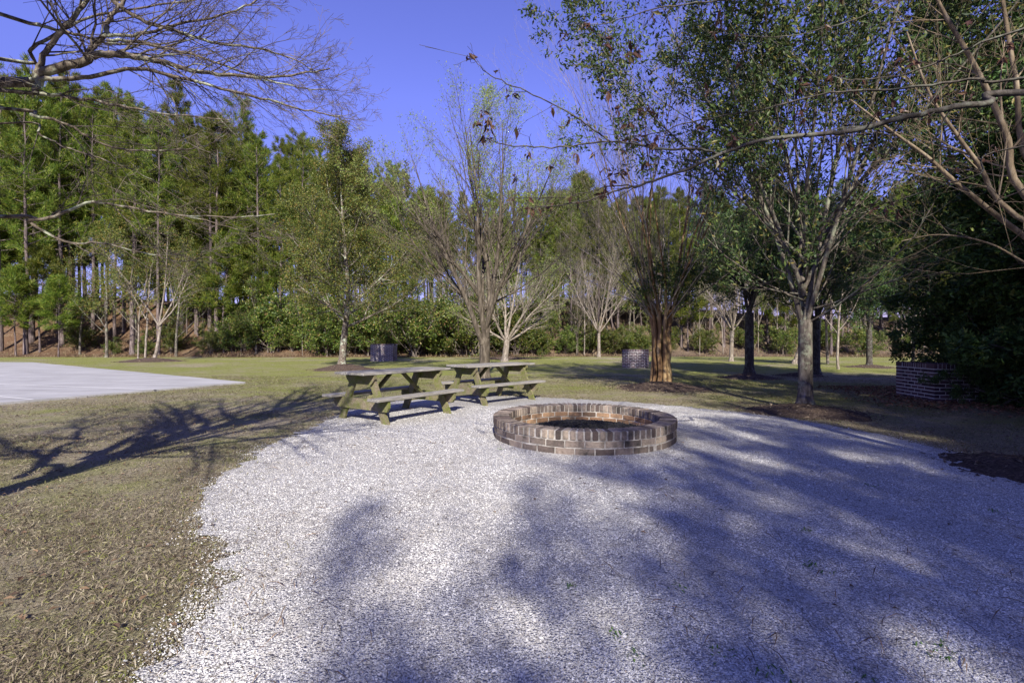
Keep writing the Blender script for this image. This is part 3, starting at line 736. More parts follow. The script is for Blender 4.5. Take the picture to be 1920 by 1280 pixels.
def pine_h(px):
    return np.interp(px, [-600,0,150,300,440,500,560,640,720,800,900,1000,1100,1250,1400,1600,1900,2500],
                         [120,135,150,205,225,255,262,285,300,345,355,352,352,355,355,345,310,300])
PH = 20.0
protos = [pine_proto(100+i, PH, cf*.9, rb, 17, fu) for i, (cf, rb, fu) in enumerate([(.42,.17,2.7),(.5,.15,2.3),(.36,.18,3.0),(.55,.16,2.5),(.46,.14,2.2),(.40,.16,2.6)])]
small = [pine_proto(200+i, 8.0, .36, .07, 13, 1.6, False) for i in range(3)]
prnd = random.Random(77)
def put_pine(pr, x, y, sc, label, group, name='pine_tree'):
    z = float(hill_h(x, y))-.05 if y > hill_base(x) else 0
    o = empty(name, (x, y, z), prnd.uniform(0, 6.28), label=label, cat='tree', group=group)
    o.scale = (sc[0], sc[0], sc[1])
    link('trunk', pr[0], o); link('needles', pr[1], o); return o
REG = [(-1e9, 420, 'beyond the concrete slab'), (420, 800, 'behind the yellow-green leafy tree'), (800, 1100, 'behind the big bare tree'), (1100, 1500, 'behind the cinnamon-barked tree'), (1500, 1e9, 'at the far right of the lawn')]
def region(px):
    for a, b, s in REG:
        if a <= px < b: return s
cnt = 0
for row, (dy, sp) in enumerate([(2.2, 2.3), (6.0, 2.2), (10.5, 2.1), (15.5, 2.4), (21, 3.0)]):
    x = -66-row*4
    while x < 66+row*4:
        xx = x+prnd.uniform(-1, 1)*sp*.4; yy = float(hill_base(xx))+dy+prnd.uniform(-1.6, 1.6); x += sp*(1.0 if xx < -8 else 1.2)
        px = 960+FPX*xx/yy
        if px < -110 or px > 2030: continue
        z0 = float(hill_h(xx, yy)); top = CAMH+(640-float(pine_h(px))-prnd.uniform(-5, 45)*(1.2 if px < 600 else .8))/FPX*yy; H = top-z0
        if px > 450 and px < 1100 and prnd.random() < .12: continue
        put_pine(prnd.choice(protos), xx, yy, (H/PH*prnd.uniform(.85, 1.15)*(1.05 if row < 2 else .9), H/PH),
                 'tall slender pine on the bank '+region(px), 'tall pines '+region(px)); cnt += 1
# the spiky pine that stands clear of the canopy, and its neighbours
for px, ytop, Y in ((452,188,47),(335,162,44),(60,118,41),(132,125,44),(560,252,49)):
    X = (px-960)/FPX*Y; z0 = float(hill_h(X, Y)); H = CAMH+(640-ytop)/FPX*Y-z0
    put_pine(protos[px % 6], X, Y, (H/PH, H/PH), {452:'pine whose spiky top stands clear above the left canopy against the sky',335:'tall pine rising left of the spiky-topped pine',
        60:'tallest pine at the far left behind the overhanging bare boughs',132:'second tall pine from the left edge behind the bare boughs',560:'pine with a rounded top right of the spiky-topped pine'}[px], None)
for px, Y, h in ((30,38,7),(75,39.5,8.5),(110,37.5,6.2),(380,41,8),(420,39.5,9.5),(470,41,10.5),(430,44,12),(350,43,7),(560,42,11),(1010,41,7),(1150,43,9),(1290,41,7.5),(1330,43,9),(1440,42,8),(1480,40.5,6),(1590,42,7.5),(1700,41,7),(1040,45,12),(1380,46,10),(1250,46,11),(1820,42,9),(600,44,12),(520,40.5,8)):
    X = (px-960)/FPX*Y; put_pine(prnd.choice(small), X, Y, (h/8*1.15, h/8), 'young bushy pine with low needles '+region(px), 'young pines '+region(px), 'young_pine')

for i in range(62):
    px = prnd.uniform(700, 1950) if i < 44 else prnd.uniform(-60, 640); Y = float(hill_base((px-960)/FPX*42))+prnd.uniform(3, 15); X = (px-960)/FPX*Y; h = prnd.uniform(8, 14) if px > 640 else prnd.uniform(9, 13)
    put_pine(prnd.choice(small), X, Y, (h/8*1.1, h/8), 'mid-height pine filling in under the tall pines '+region(px), 'mid-height pines '+region(px))
# ------------------------------------------------------------------ shrubs, understorey and bare saplings along the bank
def shrub_proto(seed, H, R, nstem, leafL, per, m, ratio=.5):
    rnd = random.Random(seed); S = Skel()
    for i in range(nstem):
        az = 6.28*i/nstem+rnd.uniform(-.4, .4); el = rnd.uniform(.6, 1.45)
        branch(S, rnd, (rnd.gauss(0, .12), rnd.gauss(0, .12), -.05), (cos(az)*cos(el)*R/H*1.6, sin(az)*cos(el)*R/H*1.6, sin(el)), H*rnd.uniform(.6, 1.02), .03, 0,
               [lv(6, .16, .05, kids=(8, 11), ang=(.5, 1.2), lr=(.35, .6), start=.08), lv(4, .2, .06, kids=(5, 7), ang=(.4, .9), lr=(.4, .6)), lv(3, .2, .05)])
    return wood_mesh('stems', S.poly, M['twig']), leaves_mesh('foliage', S.tips, per, leafL, ratio, m, seed, .07)
sh = [shrub_proto(300+i, 3.2, 1.5, 8, .12, 7, M['leaf_shrub']) for i in range(3)]
def put2(pr, names, name, x, y, sc, label, cat, group, onhill=True):
    z = float(hill_h(x, y)) if (onhill and y > hill_base(x)) else 0
    o = empty(name, (x, y, z-.03), prnd.uniform(0, 6.28), label=label, cat=cat, group=group); o.scale = sc if isinstance(sc, tuple) else (sc,)*3
    for nm, me in zip(names, pr): link(nm, me, o)
    return o
for px in list(range(150, 420, 60))+list(range(430, 1220, 27))+list(range(1250, 1950, 75)):
    pj = px+prnd.uniform(-12, 12); Y = float(hill_base((pj-960)/FPX*39))+prnd.uniform(-.2, 2.6); X = (pj-960)/FPX*Y
    h = prnd.uniform(.7, 1.9) if 400 < px < 1000 else prnd.uniform(.4, .9)
    put2(prnd.choice(sh), ('stems', 'foliage'), 'shrub', X, Y, (h*prnd.uniform(.9, 1.3), h*1.1, h), 'leafy green shrub at the bank foot '+region(pj), 'shrub', 'green shrubs '+region(pj))
# low broadleaf trees mixed in behind the shrubs
def broad_proto(seed, H, m, leafL=.12, per=4):
    rnd = random.Random(seed); S = Skel(); root_flare(S, 0, 0, .09)
    branch(S, rnd, (0, 0, 0), (0, 0, 1), H*.95, .09, 0, [lv(9, .07, .12, kids=(18, 22), ang=(.5, 1.0), lr=(.28, .42), rr=(.3, .5), start=.18, tip=.15),
        lv(5, .15, .08, kids=(6, 8), ang=(.4, .9), lr=(.4, .6)), lv(4, .2, .06, kids=(3, 5), lr=(.4, .6)), lv(2, .2, .05)])
    return wood_mesh('trunk', S.poly, M['grey_bark']), leaves_mesh('foliage', S.tips, per, leafL, .5, m, seed, .09)
bp = [broad_proto(400, 8, M['leaf_yellowgreen'], .13, 5), broad_proto(401, 8, M['leaf_shrub'], .13, 5), broad_proto(402, 8, M['leaf_yellowgreen'], .12, 4)]
for px, Y, h, k in ((200,37,10,0),(330,38,9,2),(255,40,12,0),(560,40,12,1),(480,39,7,1),(700,40,12,2),(800,40,8,1),(760,44,13,0),(880,43,10,1),(1010,40,7,1),(1180,43,8,2),(1300,44,8,1),(1440,43,7,2),(1080,42,6,1),(1560,44,8,1),(150,39,8,2),(610,38.5,7,1)):
    X = (px-960)/FPX*Y; put2(bp[k], ('trunk', 'foliage'), 'broadleaf_tree', X, Y, h/8, 'leafy broadleaf tree among pines '+region(px), 'tree', 'broadleaf trees '+region(px))
def bare_proto(seed, H, rb, bark, spread=1.0, stems=1, twig=None):
    rnd = random.Random(seed); S = Skel()
    for i in range(stems):
        az = 6.28*i/stems; d = vnorm((cos(az)*.25*(stems > 1), sin(az)*.25*(stems > 1), 1)); 
        branch(S, rnd, (0, 0, -.05), d, H*.9, rb, 0, [lv(9, .06, .06, kids=(11, 15), ang=(.4, .8), lr=(.35, .55), rr=(.4, .6), start=.22, tip=.12),
            lv(6, .13, .07, kids=(6, 9), ang=(.3, .7), lr=(.4, .6)), lv(4, .17, .06, kids=(4, 6), ang=(.3, .7), lr=(.4, .65)), lv(3, .2, .05)])
    thick = [p for p in S.poly if p[1][0] >= .012]; thin = [p for p in S.poly if p[1][0] < .012]
    return wood_mesh('trunk', thick, bark), wood_mesh('twigs', thin, twig or bark)
sap = [bare_proto(500+i, 7, .05, M['pale_bark'], twig=M['twig']) for i in range(3)]
for i in range(84):
    px = prnd.uniform(1040, 1930) if i < 54 else prnd.uniform(560, 1200); Y = float(hill_base((px-960)/FPX*39))+prnd.uniform(.3, 7); X = (px-960)/FPX*Y
    put2(prnd.choice(sap), ('trunk', 'twigs'), 'bare_sapling', X, Y, (prnd.uniform(.5, 1.2),)*2+(prnd.uniform(.6, 1.7),), 'thin pale leafless sapling on the brown bank '+region(px), 'tree', 'bare saplings '+region(px))

for i in range(30):
    px = prnd.uniform(430, 1900) if i % 3 else prnd.uniform(730, 1250); Y = float(hill_base((px-960)/FPX*41))+prnd.uniform(1.5, 12); X = (px-960)/FPX*Y; h = prnd.uniform(3.5, 7.5)
    put2(bp[i % 3], ('trunk', 'foliage'), 'small_leafy_tree', X, Y, (h/8*1.35, h/8*1.35, h/8), 'low leafy tree filling the wood edge '+region(px), 'tree', 'low leafy trees '+region(px))
# ------------------------------------------------------------------ mulch beds
def mound(px, py, R, h, label, seed, m='mulch'):
    x, y, _ = G(px, py); r = np.random.RandomState(seed); nr, na = 14, 48; V = []
    for i in range(nr):
        t = i/(nr-1)
        for j in range(na):
            a = 2*pi*j/na; rad = R*t*(1+.08*sin(3*a+seed)+.05*sin(7*a+seed*2)); zz = h*(1-smooth(np.array(t)))**.8+ (r.normal(0, .012) if t < .97 else 0)-(.03 if i == nr-1 else 0)
            V.append((cos(a)*rad, sin(a)*rad*.9, float(zz)))
    q = [[i*na+j, (i+1)*na+j, (i+1)*na+(j+1) % na, i*na+(j+1) % na] for i in range(nr-1) for j in range(na)]
    n = int(900*R*R); a = r.uniform(0, 2*pi, n); t = np.sqrt(r.uniform(0, 1.35, n)); X = np.cos(a)*t*R; Y = np.sin(a)*t*R*.9
    zz = h*(1-smooth(t))**.8+.004; U = unit(np.stack([r.normal(0,1,n), r.normal(0,1,n), r.normal(0,.25,n)], -1)); L = r.uniform(.02, .07, n)
    CV, CQ = leaf_quads(np.stack([X, Y, zz], -1), U, rand_side(U, r), L, L*.35)
    chips = mesh_np('bark_chips', CV, CQ, None, [M['chip']])
    o = link('mulch_bed', mesh_np('mulch_bed', V, q, None, [M[m]], smooth=True), loc=(x, y, 0), label=label, cat='mulch bed', group='mulch beds round the lawn trees')
    link('bark_chips', chips, o)
    return x, y
mound(283,677, 1.75, .22, 'dark mulch mound under the small pale tree beside the concrete slab', 1)
mound(645,692, 1.35, .22, 'dark mulch mound round the lichen-spotted leafy tree left of the picnic tables', 2)
mound(1240,727, 1.25, .16, 'wide dark mulch bed round the cinnamon-barked multi-stemmed tree', 3)
mound(1405,708, .95, .14, 'mulch mound under the dark evergreen right of the cinnamon-barked tree', 4)
mound(1512,772, 1.0, .12, 'mulch mound round the evergreen tree nearest the gravel', 5)
mound(1630,688, 1.0, .12, 'mulch mound under the small dark tree at the far right of the lawn', 6)
mound(1500,704, .8, .10, 'mulch mound seen just behind the nearest evergreen trunk', 7)
mound(950,672, 2.2, .12, 'mulch strip under the small pale forked tree behind the big bare tree', 8)
mound(1935,880, .75, .10, 'brown mulch patch at the right edge of the gravel', 9)

# ------------------------------------------------------------------ lawn trees
def anchor(px, py): return G(px, py)
# 1 small pale tree left
rnd = random.Random(11); S = Skel(); x, y, _ = anchor(286, 676)
p3 = [lv(7, .10, .05, kids=(8, 10), ang=(.4, .8), lr=(.35, .55), start=.3), lv(5, .15, .06, kids=(5, 7), ang=(.4, .8)), lv(4, .2, .05, kids=(3, 4)), lv(3, .2, .05)]
root_flare(S, .15, 0, .10)
branch(S, rnd, (.15, 0, 0), vnorm((.15, 0, 1)), 2.2, .10, 0, [lv(4, .05, .02, tip=.8)])
for dx, dz, L in ((.55, 1, 5.0), (-.45, 1, 5.5), (.12, 1, 6.3), (.95, .9, 4.2)): branch(S, rnd, (.42, 0, 2.1), vnorm((dx, rnd.uniform(-.3, .3), dz)), L, .06, 0, p3)
branch(S, rnd, (-.55, .1, 0), vnorm((.03, 0, 1)), 2.6, .07, 0, [lv(4, .04, .02, tip=.8)])
branch(S, rnd, (-.85, -.1, 0), vnorm((.08, 0, 1)), 5.2, .06, 0, p3)
for dx in (-.7, .1): branch(S, rnd, (-.47, .1, 2.5), vnorm((dx, .1, 1)), 4.2, .045, 0, p3)
make_tree('lawn_tree', S, M['pale_bark'], (x, y, .15), 'small sparse tree with pale forked trunks in a mulch mound beside the concrete slab', leafm=leaves_mesh('foliage', S.tips, 3, .11, .5, M['leaf_yellowgreen'], 11, .14))
# 2 lichen trunk yellow-green leafy tree
rnd = random.Random(22); S = Skel(); x, y, _ = anchor(641, 690); root_flare(S, 0, 0, .17)
limb = path_limb(S, [(0, 0, 0), (.10, 0, 1.2), (.22, 0, 2.3), (.25, .1, 3.6), (.1, .1, 5.5), (.0, 0, 7.5), (-.1, 0, 10.2)], .17, .02)
pl = [lv(6, .12, .09, kids=(8, 10), ang=(.4, .8), lr=(.35, .55), start=.15), lv(5, .16, .06, kids=(6, 8), ang=(.4, .8)), lv(4, .2, .03, kids=(3, 4), leafy=True), lv(3, .2, .03)]
for j in range(32):
    t = .27+.7*j/32; i = int(t*(len(limb[0])-1)); az = j*2.4; el = .05+.95*t
    branch(S, rnd, limb[0][i], (cos(az)*cos(el), sin(az)*cos(el), sin(el)), 4.9*(1-.6*t)*rnd.uniform(.75, 1.1), limb[1][i]*.5, 0, pl)
make_tree('lawn_tree', S, M['lichen_bark'], (x, y, .15), 'leafy yellow-green tree with a lichen-spotted trunk left of the picnic tables', leafm=leaves_mesh('foliage', S.tips, 3, .085, .5, M['leaf_yellowgreen'], 22, .12))
# 3 big bare vase-shaped tree behind the tables
rnd = random.Random(33); S = Skel(); x, y, _ = anchor(908, 710); root_flare(S, 0, 0, .19)
branch(S, rnd, (0, 0, 0), (0, 0, 1), 1.5, .19, 0, [lv(4, .02, .05, tip=.9)])
pb = [lv(9, .075, .035, kids=(14, 18), ang=(.3, .7), lr=(.35, .6), rr=(.35, .55), start=.2, tip=.12), lv(6, .13, .05, kids=(7, 9), ang=(.3, .7), lr=(.4, .6)), lv(5, .17, .05, kids=(4, 6), ang=(.3, .7), lr=(.45, .65)), lv(4, .2, .05)]
for i, (dx, dy, dz, L, r) in enumerate([(-.42,.1,1,7.2,.13),(-.15,-.1,1,8.2,.14),(.08,.1,1,8.4,.13),(.32,0,1,7.8,.12),(.15,-.4,1,7,.1),(-.1,.45,1,7,.1),(-.85,-.1,.75,5.6,.07),(.6,.2,.8,6.2,.08),(-1.1,.2,.45,4.6,.05),(1.1,-.1,.5,4.2,.05),(-.65,-.3,.9,6,.08)]):
    branch(S, rnd, (rnd.gauss(0,.06), rnd.gauss(0,.06), 1.15+.11*i if i < 6 else 1.5+.1*i), vnorm((dx, dy, dz)), L*.86, r*.72, 0, pb)
tp = [t for t in S.tips if t[0][2] > 5.2 and rnd.random() < (.9 if t[0][0] > -.4 else .35)]
make_tree('lawn_tree', S, M['brown_bark'], (x, y, 0), 'big bare vase-shaped tree with fine twigs and first green buds behind the picnic tables', twigm=M['twig'], leafm=leaves_mesh('buds', tp, 2, .06, .45, M['leaf_bud'], 33, .04))
# 4 small forked tree and pale multi-stem behind it
rnd = random.Random(44); S = Skel(); x, y, _ = anchor(946, 677); root_flare(S, 0, 0, .2)
branch(S, rnd, (0, 0, 0), vnorm((.12, 0, 1)), 1.3, .2, 0, [lv(3, .04, .05, tip=.9)])
for dx, dz, L in ((-.8, 1, 4.6), (1.0, .9, 5.2), (.2, 1, 6.0), (-.2, 1, 5.4), (.6, .9, 5), (-1.2, .6, 3.6), (1.5, .6, 4)): branch(S, rnd, (.14, 0, 1.2), vnorm((dx, rnd.uniform(-.5, .5), dz)), L, .09, 0, pb)
tp = [t for t in S.tips if rnd.random() < .35]
make_tree('lawn_tree', S, M['pale_bark'], (x, y, .05), 'small forked tree with pale spreading boughs and tiny green leaves behind the big bare tree', leafm=leaves_mesh('foliage', tp, 1, .08, .5, M['leaf_bud'], 44, .06))
rnd = random.Random(45); S = Skel(); x, y, _ = anchor(893, 668)
for i in range(5): branch(S, rnd, (i*.22-.4, rnd.gauss(0,.1), 0), vnorm(((i-3)*.16, rnd.gauss(0,.08), 1)), 7.5, .075, 0, pb)
make_tree('lawn_tree', S, M['pale_bark'], (x, y, 0), 'clump of slim pale bare stems directly behind the big bare tree trunk')
# 5 cinnamon multi-stemmed tree
rnd = random.Random(55); S = Skel(); x, y, _ = anchor(1240, 724)
pc = [lv(9, .11, .04, kids=(9, 12), ang=(.25, .6), lr=(.35, .55), rr=(.35, .55), start=.3, tip=.12), lv(6, .12, .05, kids=(5, 7), ang=(.3, .6), lr=(.4, .6)), lv(5, .15, .05, kids=(3, 5), ang=(.3, .6), lr=(.45, .65)), lv(4, .18, .05)]
stems = 9
for i in range(stems):
    az = 6.28*i/stems; bx, by = cos(az)*.21, sin(az)*.19; rr = rnd.uniform(.045, .08); jx, jy = rnd.gauss(0,.035), rnd.gauss(0,.035)
    limb = path_limb(S, [(bx*1.25, by*1.25, -.1), (bx+jx, by+jy, .35), (bx*.95-jx, by*.95+jy*.5, .9), (bx*1.0+jx, by-jy, 1.4), (bx*1.4, by*1.4, 2.0)], rr, rr*.85)
    for k in range(5):
        a2 = az+rnd.uniform(-.5, .5); el = rnd.uniform(1.0, 1.42) if k < 2 else rnd.uniform(.45, 1.15)
        branch(S, rnd, limb[0][-1-(k % 3)], (cos(a2)*cos(el), sin(a2)*cos(el), sin(el)), rnd.uniform(6.0, 8.3)*(1 if k < 2 else .62), rr*(.44 if k < 2 else .27), 0, pc)
thick = [p for p in S.poly if p[1][0] >= .024]; thin = [p for p in S.poly if p[1][0] < .024]
root = empty('lawn_tree', (x, y, .1), label='bare multi-stemmed tree with cinnamon bark behind the fire pit', cat='tree')
link('trunk', wood_mesh('trunk', thick, M['cinnamon_bark']), root); link('twigs', wood_mesh('twigs', thin, M['pale_bark']), root)
r = np.random.RandomState(5); tips5 = []
for cx, cy_, cz, rad in ((-.55,-.3,2.5,.3),(-.2,-.5,3.0,.4),(.2,-.5,2.75,.4),(.7,-.4,3.1,.45),(.45,-.3,2.3,.3),(1.1,-.3,2.8,.4),(1.5,-.2,3.5,.35),(-.75,-.3,3.3,.2)):
    for _ in range(int(620*rad**1.5)):
        v = r.normal(0, .62, 3)*rad; tips5.append(((cx+v[0], cy_+v[1], cz+v[2]*.8), (r.normal(0,.5), r.normal(0,.5), .6)))
link('foliage', leaves_mesh('foliage', tips5, 4, .09, .42, M['leaf_evergreen'], 56, .05), root)
# 6 the nearer evergreen
def evergreen(seed, H, r0, fork, leafL, per, m, spread, start_leaf=0.0, stems=9, keep=1.0, lean=(0, 0)):
    rnd = random.Random(seed); S = Skel(); root_flare(S, 0, 0, r0)
    limb = path_limb(S, [(0, 0, 0), (lean[0]*.3, lean[1]*.3, fork*.5), (lean[0], lean[1], fork)], r0, r0*.9)
    f = limb[0][-1]
    pe = [lv(8, .09, .05, kids=(13, 16), ang=(.35, .75), lr=(.3, .5), rr=(.3, .5), start=.1, tip=.12), lv(5, .14, .07, kids=(6, 8), ang=(.35, .75), lr=(.4, .6)), lv(4, .18, .05, kids=(3, 5), ang=(.35, .8), lr=(.45, .65), leafy=True), lv(3, .2, .05)]
    for i in range(stems):
        az = 2.4*i+rnd.uniform(-.3, .3); el = 1.42-.85*(i/stems)**.8*spread; rr = r0*(.40-.22*i/stems)
        branch(S, rnd, (f[0]+rnd.gauss(0,.02), f[1]+rnd.gauss(0,.02), f[2]-.08+.13*i*(i > 3)), (cos(az)*cos(el), sin(az)*cos(el), sin(el)), (H-fork)*(1.0-.35*i/stems), rr, 0, pe)
    for i in range(9):
        az = 2.4*i+1; el = rnd.uniform(.1, .55)
        branch(S, rnd, (f[0], f[1], f[2]+rnd.uniform(-.1, .7)), (cos(az)*cos(el), sin(az)*cos(el), sin(el)), rnd.uniform(1.6, 2.6), .02, 0, pe[1:])
    tp = [t for t in S.tips if rnd.random() < keep and t[0][2] > start_leaf]
    return S, leaves_mesh('foliage', tp, per, leafL, .38, m, seed, .05)
x, y, _ = anchor(1510, 768)
S, lf = evergreen(66, 9.6, .125, 1.55, .10, 4, M['leaf_evergreen'], .95, stems=13, keep=.8)
t6 = make_tree('evergreen_tree', S, M['grey_bark'], (x, y, .08), 'tall airy evergreen with a grey trunk at the gravel edge right of the pit', leafm=lf)
# 7, 8 smaller dark evergreens
x, y, _ = anchor(1405, 703); S, lf = evergreen(77, 6.8, .16, 2.2, .10, 3, M['leaf_dark'], 1.25, stems=9)
t7 = make_tree('evergreen_tree', S, M['dark_bark'], (x, y, .1), 'dark straight-trunked evergreen between the cinnamon-barked tree and nearest evergreen', leafm=lf)
x, y, _ = anchor(1630, 688); dup(t7, (x, y, .05), 2.0, .8, label='small dark tree with a mulch ring at the far right of the lawn')
x, y, _ = anchor(1530, 702); dup(t7, (x, y, .05), 4.0, .9, label='dark tree standing just behind the nearest evergreen trunk')
for px, py, h, s_, lab in ((1123,669,9.5,601,'bare pale tree before the bank, left of the brick enclosure by the cinnamon-barked tree'),(1371,677,6.5,602,'small bare tree on the far lawn left of the dark straight-trunked evergreen'),(1490,682,8,603,'leaning bare grey tree behind the nearest evergreen trunk')):
    x, y, _ = anchor(px, py); rnd = random.Random(s_); S = Skel(); root_flare(S, 0, 0, .13)
    branch(S, rnd, (0, 0, 0), vnorm((.0 if px != 1490 else .35, 0, 1)), 1.9, .13, 0, [lv(4, .03, .02, tip=.85)]); f = S.poly[-1][0][-1]
    for i in range(8):
        az = 2.4*i; el = 1.35-.09*i; branch(S, rnd, f, (cos(az)*cos(el), sin(az)*cos(el), sin(el)), (h-2)*(1-.04*i), .06, 0, pb)
    make_tree('lawn_tree', S, M['pale_bark'], (x, y, 0), lab)

# right-hand dark evergreens by the brick enclosure
def bush_tree(seed, H, R, nst, leafL, per, m, low=.1):
    # boughs reach from the ground up
    rnd = random.Random(seed); S = Skel()
    for i in range(nst):
        az = 6.28*i/nst+rnd.uniform(-.4, .4); el = rnd.uniform(.12, 1.45)
        k = R/H
        d = vnorm((cos(az)*cos(el)*k*1.9, sin(az)*cos(el)*k*1.9, sin(el)))
        L = 1/math.sqrt((math.hypot(d[0], d[1])/R)**2+(d[2]/H)**2)
        branch(S, rnd, (rnd.gauss(0,.12), rnd.gauss(0,.12), low*rnd.random()), d, L*rnd.uniform(.8, 1.0), .05, 0,
           [lv(8, .10, .03, kids=(13, 17), ang=(.5, 1.2), lr=(.25, .42), rr=(.3, .5), start=.1, tip=.15), lv(5, .16, .04, kids=(7, 9), ang=(.4, .9), lr=(.4, .6)), lv(4, .2, .02, kids=(3, 4), lr=(.4, .6)), lv(3, .2, .02)])
    return S, leaves_mesh('foliage', S.tips, per, leafL, .45, m, seed, .04)
S, lf = bush_tree(88, 4.7, 3.0, 16, .075, 4, M['leaf_dark'])
b1 = make_tree('evergreen_bush', S, M['grey_bark'], (10.9, 9.5, 0), 'dense dark evergreen bush spreading over the right-hand brick enclosure', leafm=lf, cat='bush')
S, lf = bush_tree(89, 12.5, 3.5, 26, .11, 4, M['leaf_dark'])
b2 = make_tree('evergreen_bush', S, M['grey_bark'], (10.9, 9.0, 0), 'tall dark evergreen with foliage to the ground behind the tan bare stems', leafm=lf, cat='tree')
dup(t7, (10.5, 8.7, 0), 1.1, (.95, .95, 1.4), label='tall dark round-crowned evergreen filling the upper right corner of the sky')
dup(t7, (11.9, 7.6, 0), 3.3, (1.0, 1.0, 1.6), label='dark evergreen at the extreme upper right edge behind the tan stems')
dup(b2, (10.8, 7.3, 0), 2.2, (1.0, 1.0, 1.0), label='tall dark evergreen at the right edge, nearest of the dark evergreens')
dup(b1, (9.9, 8.8, 0), 2.9, (.5, .5, .55), label='low dark evergreen bush hanging in front of the right-hand brick enclosure')
for X, Y, h in ((14.6,21,6.5),(17.5,26,8),(13.2,15.5,5.5)):
    put2(sap[int(h) % 3], ('trunk', 'twigs'), 'bare_tree', X, Y, (h/7*1.3, h/7*1.3, h/7), {6.5:'grey bare tree between the nearest evergreen and the right-hand evergreens',8:'taller grey bare tree farther back between the right-hand evergreens and the bank',5.5:'low bare tree just left of the right-hand evergreens'}[h], 'tree', None)

# tan multi-stem tree just off the right edge, leaning into the view
rnd = random.Random(91); S = Skel(); base = (6.9, 4.6, 0)
ptw = [lv(6, .12, .03, kids=(5, 7), ang=(.4, .9), lr=(.35, .6), rr=(.4, .6), start=.2), lv(4, .18, .03, kids=(3, 4), ang=(.4, .9)), lv(3, .2, .03)]
for k, (pts, r0, r1) in enumerate([
    ([(0,0,0),(-.2,.1,1.2), (1930,450,5.2),(1796,345,5.2),(1736,292,5.2),(1669,244,5.2),(1594,187,5.2)], .040, .008),
    ([(.1,.1,0),(-.1,.1,1.4),(1925,370,5.4),(1890,262,5.4),(1856,180,5.4),(1815,101,5.4),(1777,37,5.4),(1750,-20,5.4),(1720,-120,5.4)], .045, .012),
    ([(.0,.2,0),(-.1,.1,1.5),(1905,405,5.0),(1837,311,5.0),(1785,240,5.0),(1740,170,5.0),(1700,60,5.0)], .034, .008),
    ([(.2,.0,0),(.1,.1,1.6),(1945,330,5.6),(1905,150,5.6),(1880,0,5.6),(1860,-150,5.6)], .045, .012),
    ([(.2,.2,0),(.4,.3,2.0),(2050,150,5.4),(2010,-60,5.4)], .04, .015),
    ([(-.1,.1,0),(-.1,.0,1.0),(1935,500,5.0),(1850,455,4.9),(1760,440,4.8),(1690,452,4.7)], .018, .004)]):
    q = [vadd(base, p) if i < 2 else P(*p) for i, p in enumerate(pts)]; q = [tuple(a-b for a, b in zip(p, base)) for p in q]
    limb = path_limb(S, q, r0, r1, 4); side_twigs(S, rnd, limb, 11, .35, (.7, 1.8), ptw, .4)
make_tree('bare_tree', S, M['tan_bark'], base, 'bare tan multi-stemmed tree leaning in from the right edge', split=.008)

# ------------------------------------------------------------------ near left bare tree whose boughs overhang
rnd = random.Random(101); S = Skel(); base = (-4.2, 1.15, 0)
def rel(p): return tuple(a-b for a, b in zip(p, base))
root_flare(S, 0, 0, .16)
path_limb(S, [(0,0,0),(.05,.02,1.0),(.15,.1,1.9),(.2,.15,2.9),(.3,.2,4.2),(.5,.2,5.6)], .17, .07)
F1 = (.10,.08,1.5); F2 = (.16,.1,2.1); F3 = (.2,.15,2.8); F4 = (.25,.2,3.6)
pt = [lv(6, .16, -.01, kids=(6, 8), ang=(.35, .9), lr=(.4, .65), rr=(.45, .6), start=.12, tip=.4), lv(5, .22, .0, kids=(3, 5), ang=(.35, .9), lr=(.4, .65), rr=(.6, .8)), lv(4, .28, .0)]
D0, D1 = 3.3, 3.9
def dep(px): return D0+(D1-D0)*px/640
def LP(*pts, pre=None): return ([pre] if pre else [])+[rel(P(px, py, dep(px))) for px, py in pts]
limbs = [
 (LP((0,156),(75,135),(157,116),(180,103),(240,105),(300,116),(375,135),(469,144),(544,142),(619,129), pre=F2), .040, .005, 22, .3),
 (LP((60,150),(86,148),(169,144),(255,129),(337,146),(412,165),(506,187),(585,210),(637,218)), .020, .005, 22, .35),
 (LP((67,176),(71,135),(86,97),(124,49),(165,0),(200,-80)), .022, .014, 6, .3),
 (LP((161,109),(180,82),(199,64),(202,41),(229,7),(260,-60)), .022, .012, 5, .3),
 (LP((199,75),(262,79),(337,97),(412,120),(487,146),(562,165),(615,169)), .013, .004, 20, .25),
 (LP((165,-40),(210,0),(262,37),(337,60),(397,79),(487,92),(544,109),(600,139), pre=F4), .022, .004, 20, .4),
 (LP((0,28),(75,47),(150,67),(210,81),(285,84),(350,75), pre=F3), .016, .005, 9, .3),
 (LP((202,67),(262,64),(337,45),(412,30),(484,0),(540,-40)), .013, .005, 14, .2),
 (LP((0,169),(112,180),(206,195),(300,212),(431,225), pre=F2), .018, .004, 12, .3),
 (LP((0,202),(60,216),(124,232),(161,255),(225,279),(337,281),(394,270),(424,251), pre=F2), .014, .003, 10, .3),
 (LP((0,232),(75,255),(150,285),(240,315),(300,345), pre=F1), .010, .003, 6, .3),
 (LP((0,407),(56,414),(112,403),(163,379),(225,386),(319,401),(431,407),(517,401), pre=F1), .017, .003, 9, .3),
 (LP((58,418),(124,454),(187,456),(285,478),(340,490),(400,480)), .011, .003, 7, .2),
 (LP((340,404),(450,431),(525,454)), .006, .002, 4, .2),
 (LP((0,110),(60,90),(120,55),(190,28),(300,10),(420,-10), pre=F3), .015, .005, 10, .3),
]
for pts, r0, r1, nt_, stt in limbs:
    limb = path_limb(S, pts, r0, r1, 5, .004, rnd); side_twigs(S, rnd, limb, nt_, stt, (.35, .85), pt, .4, (.3, .9))
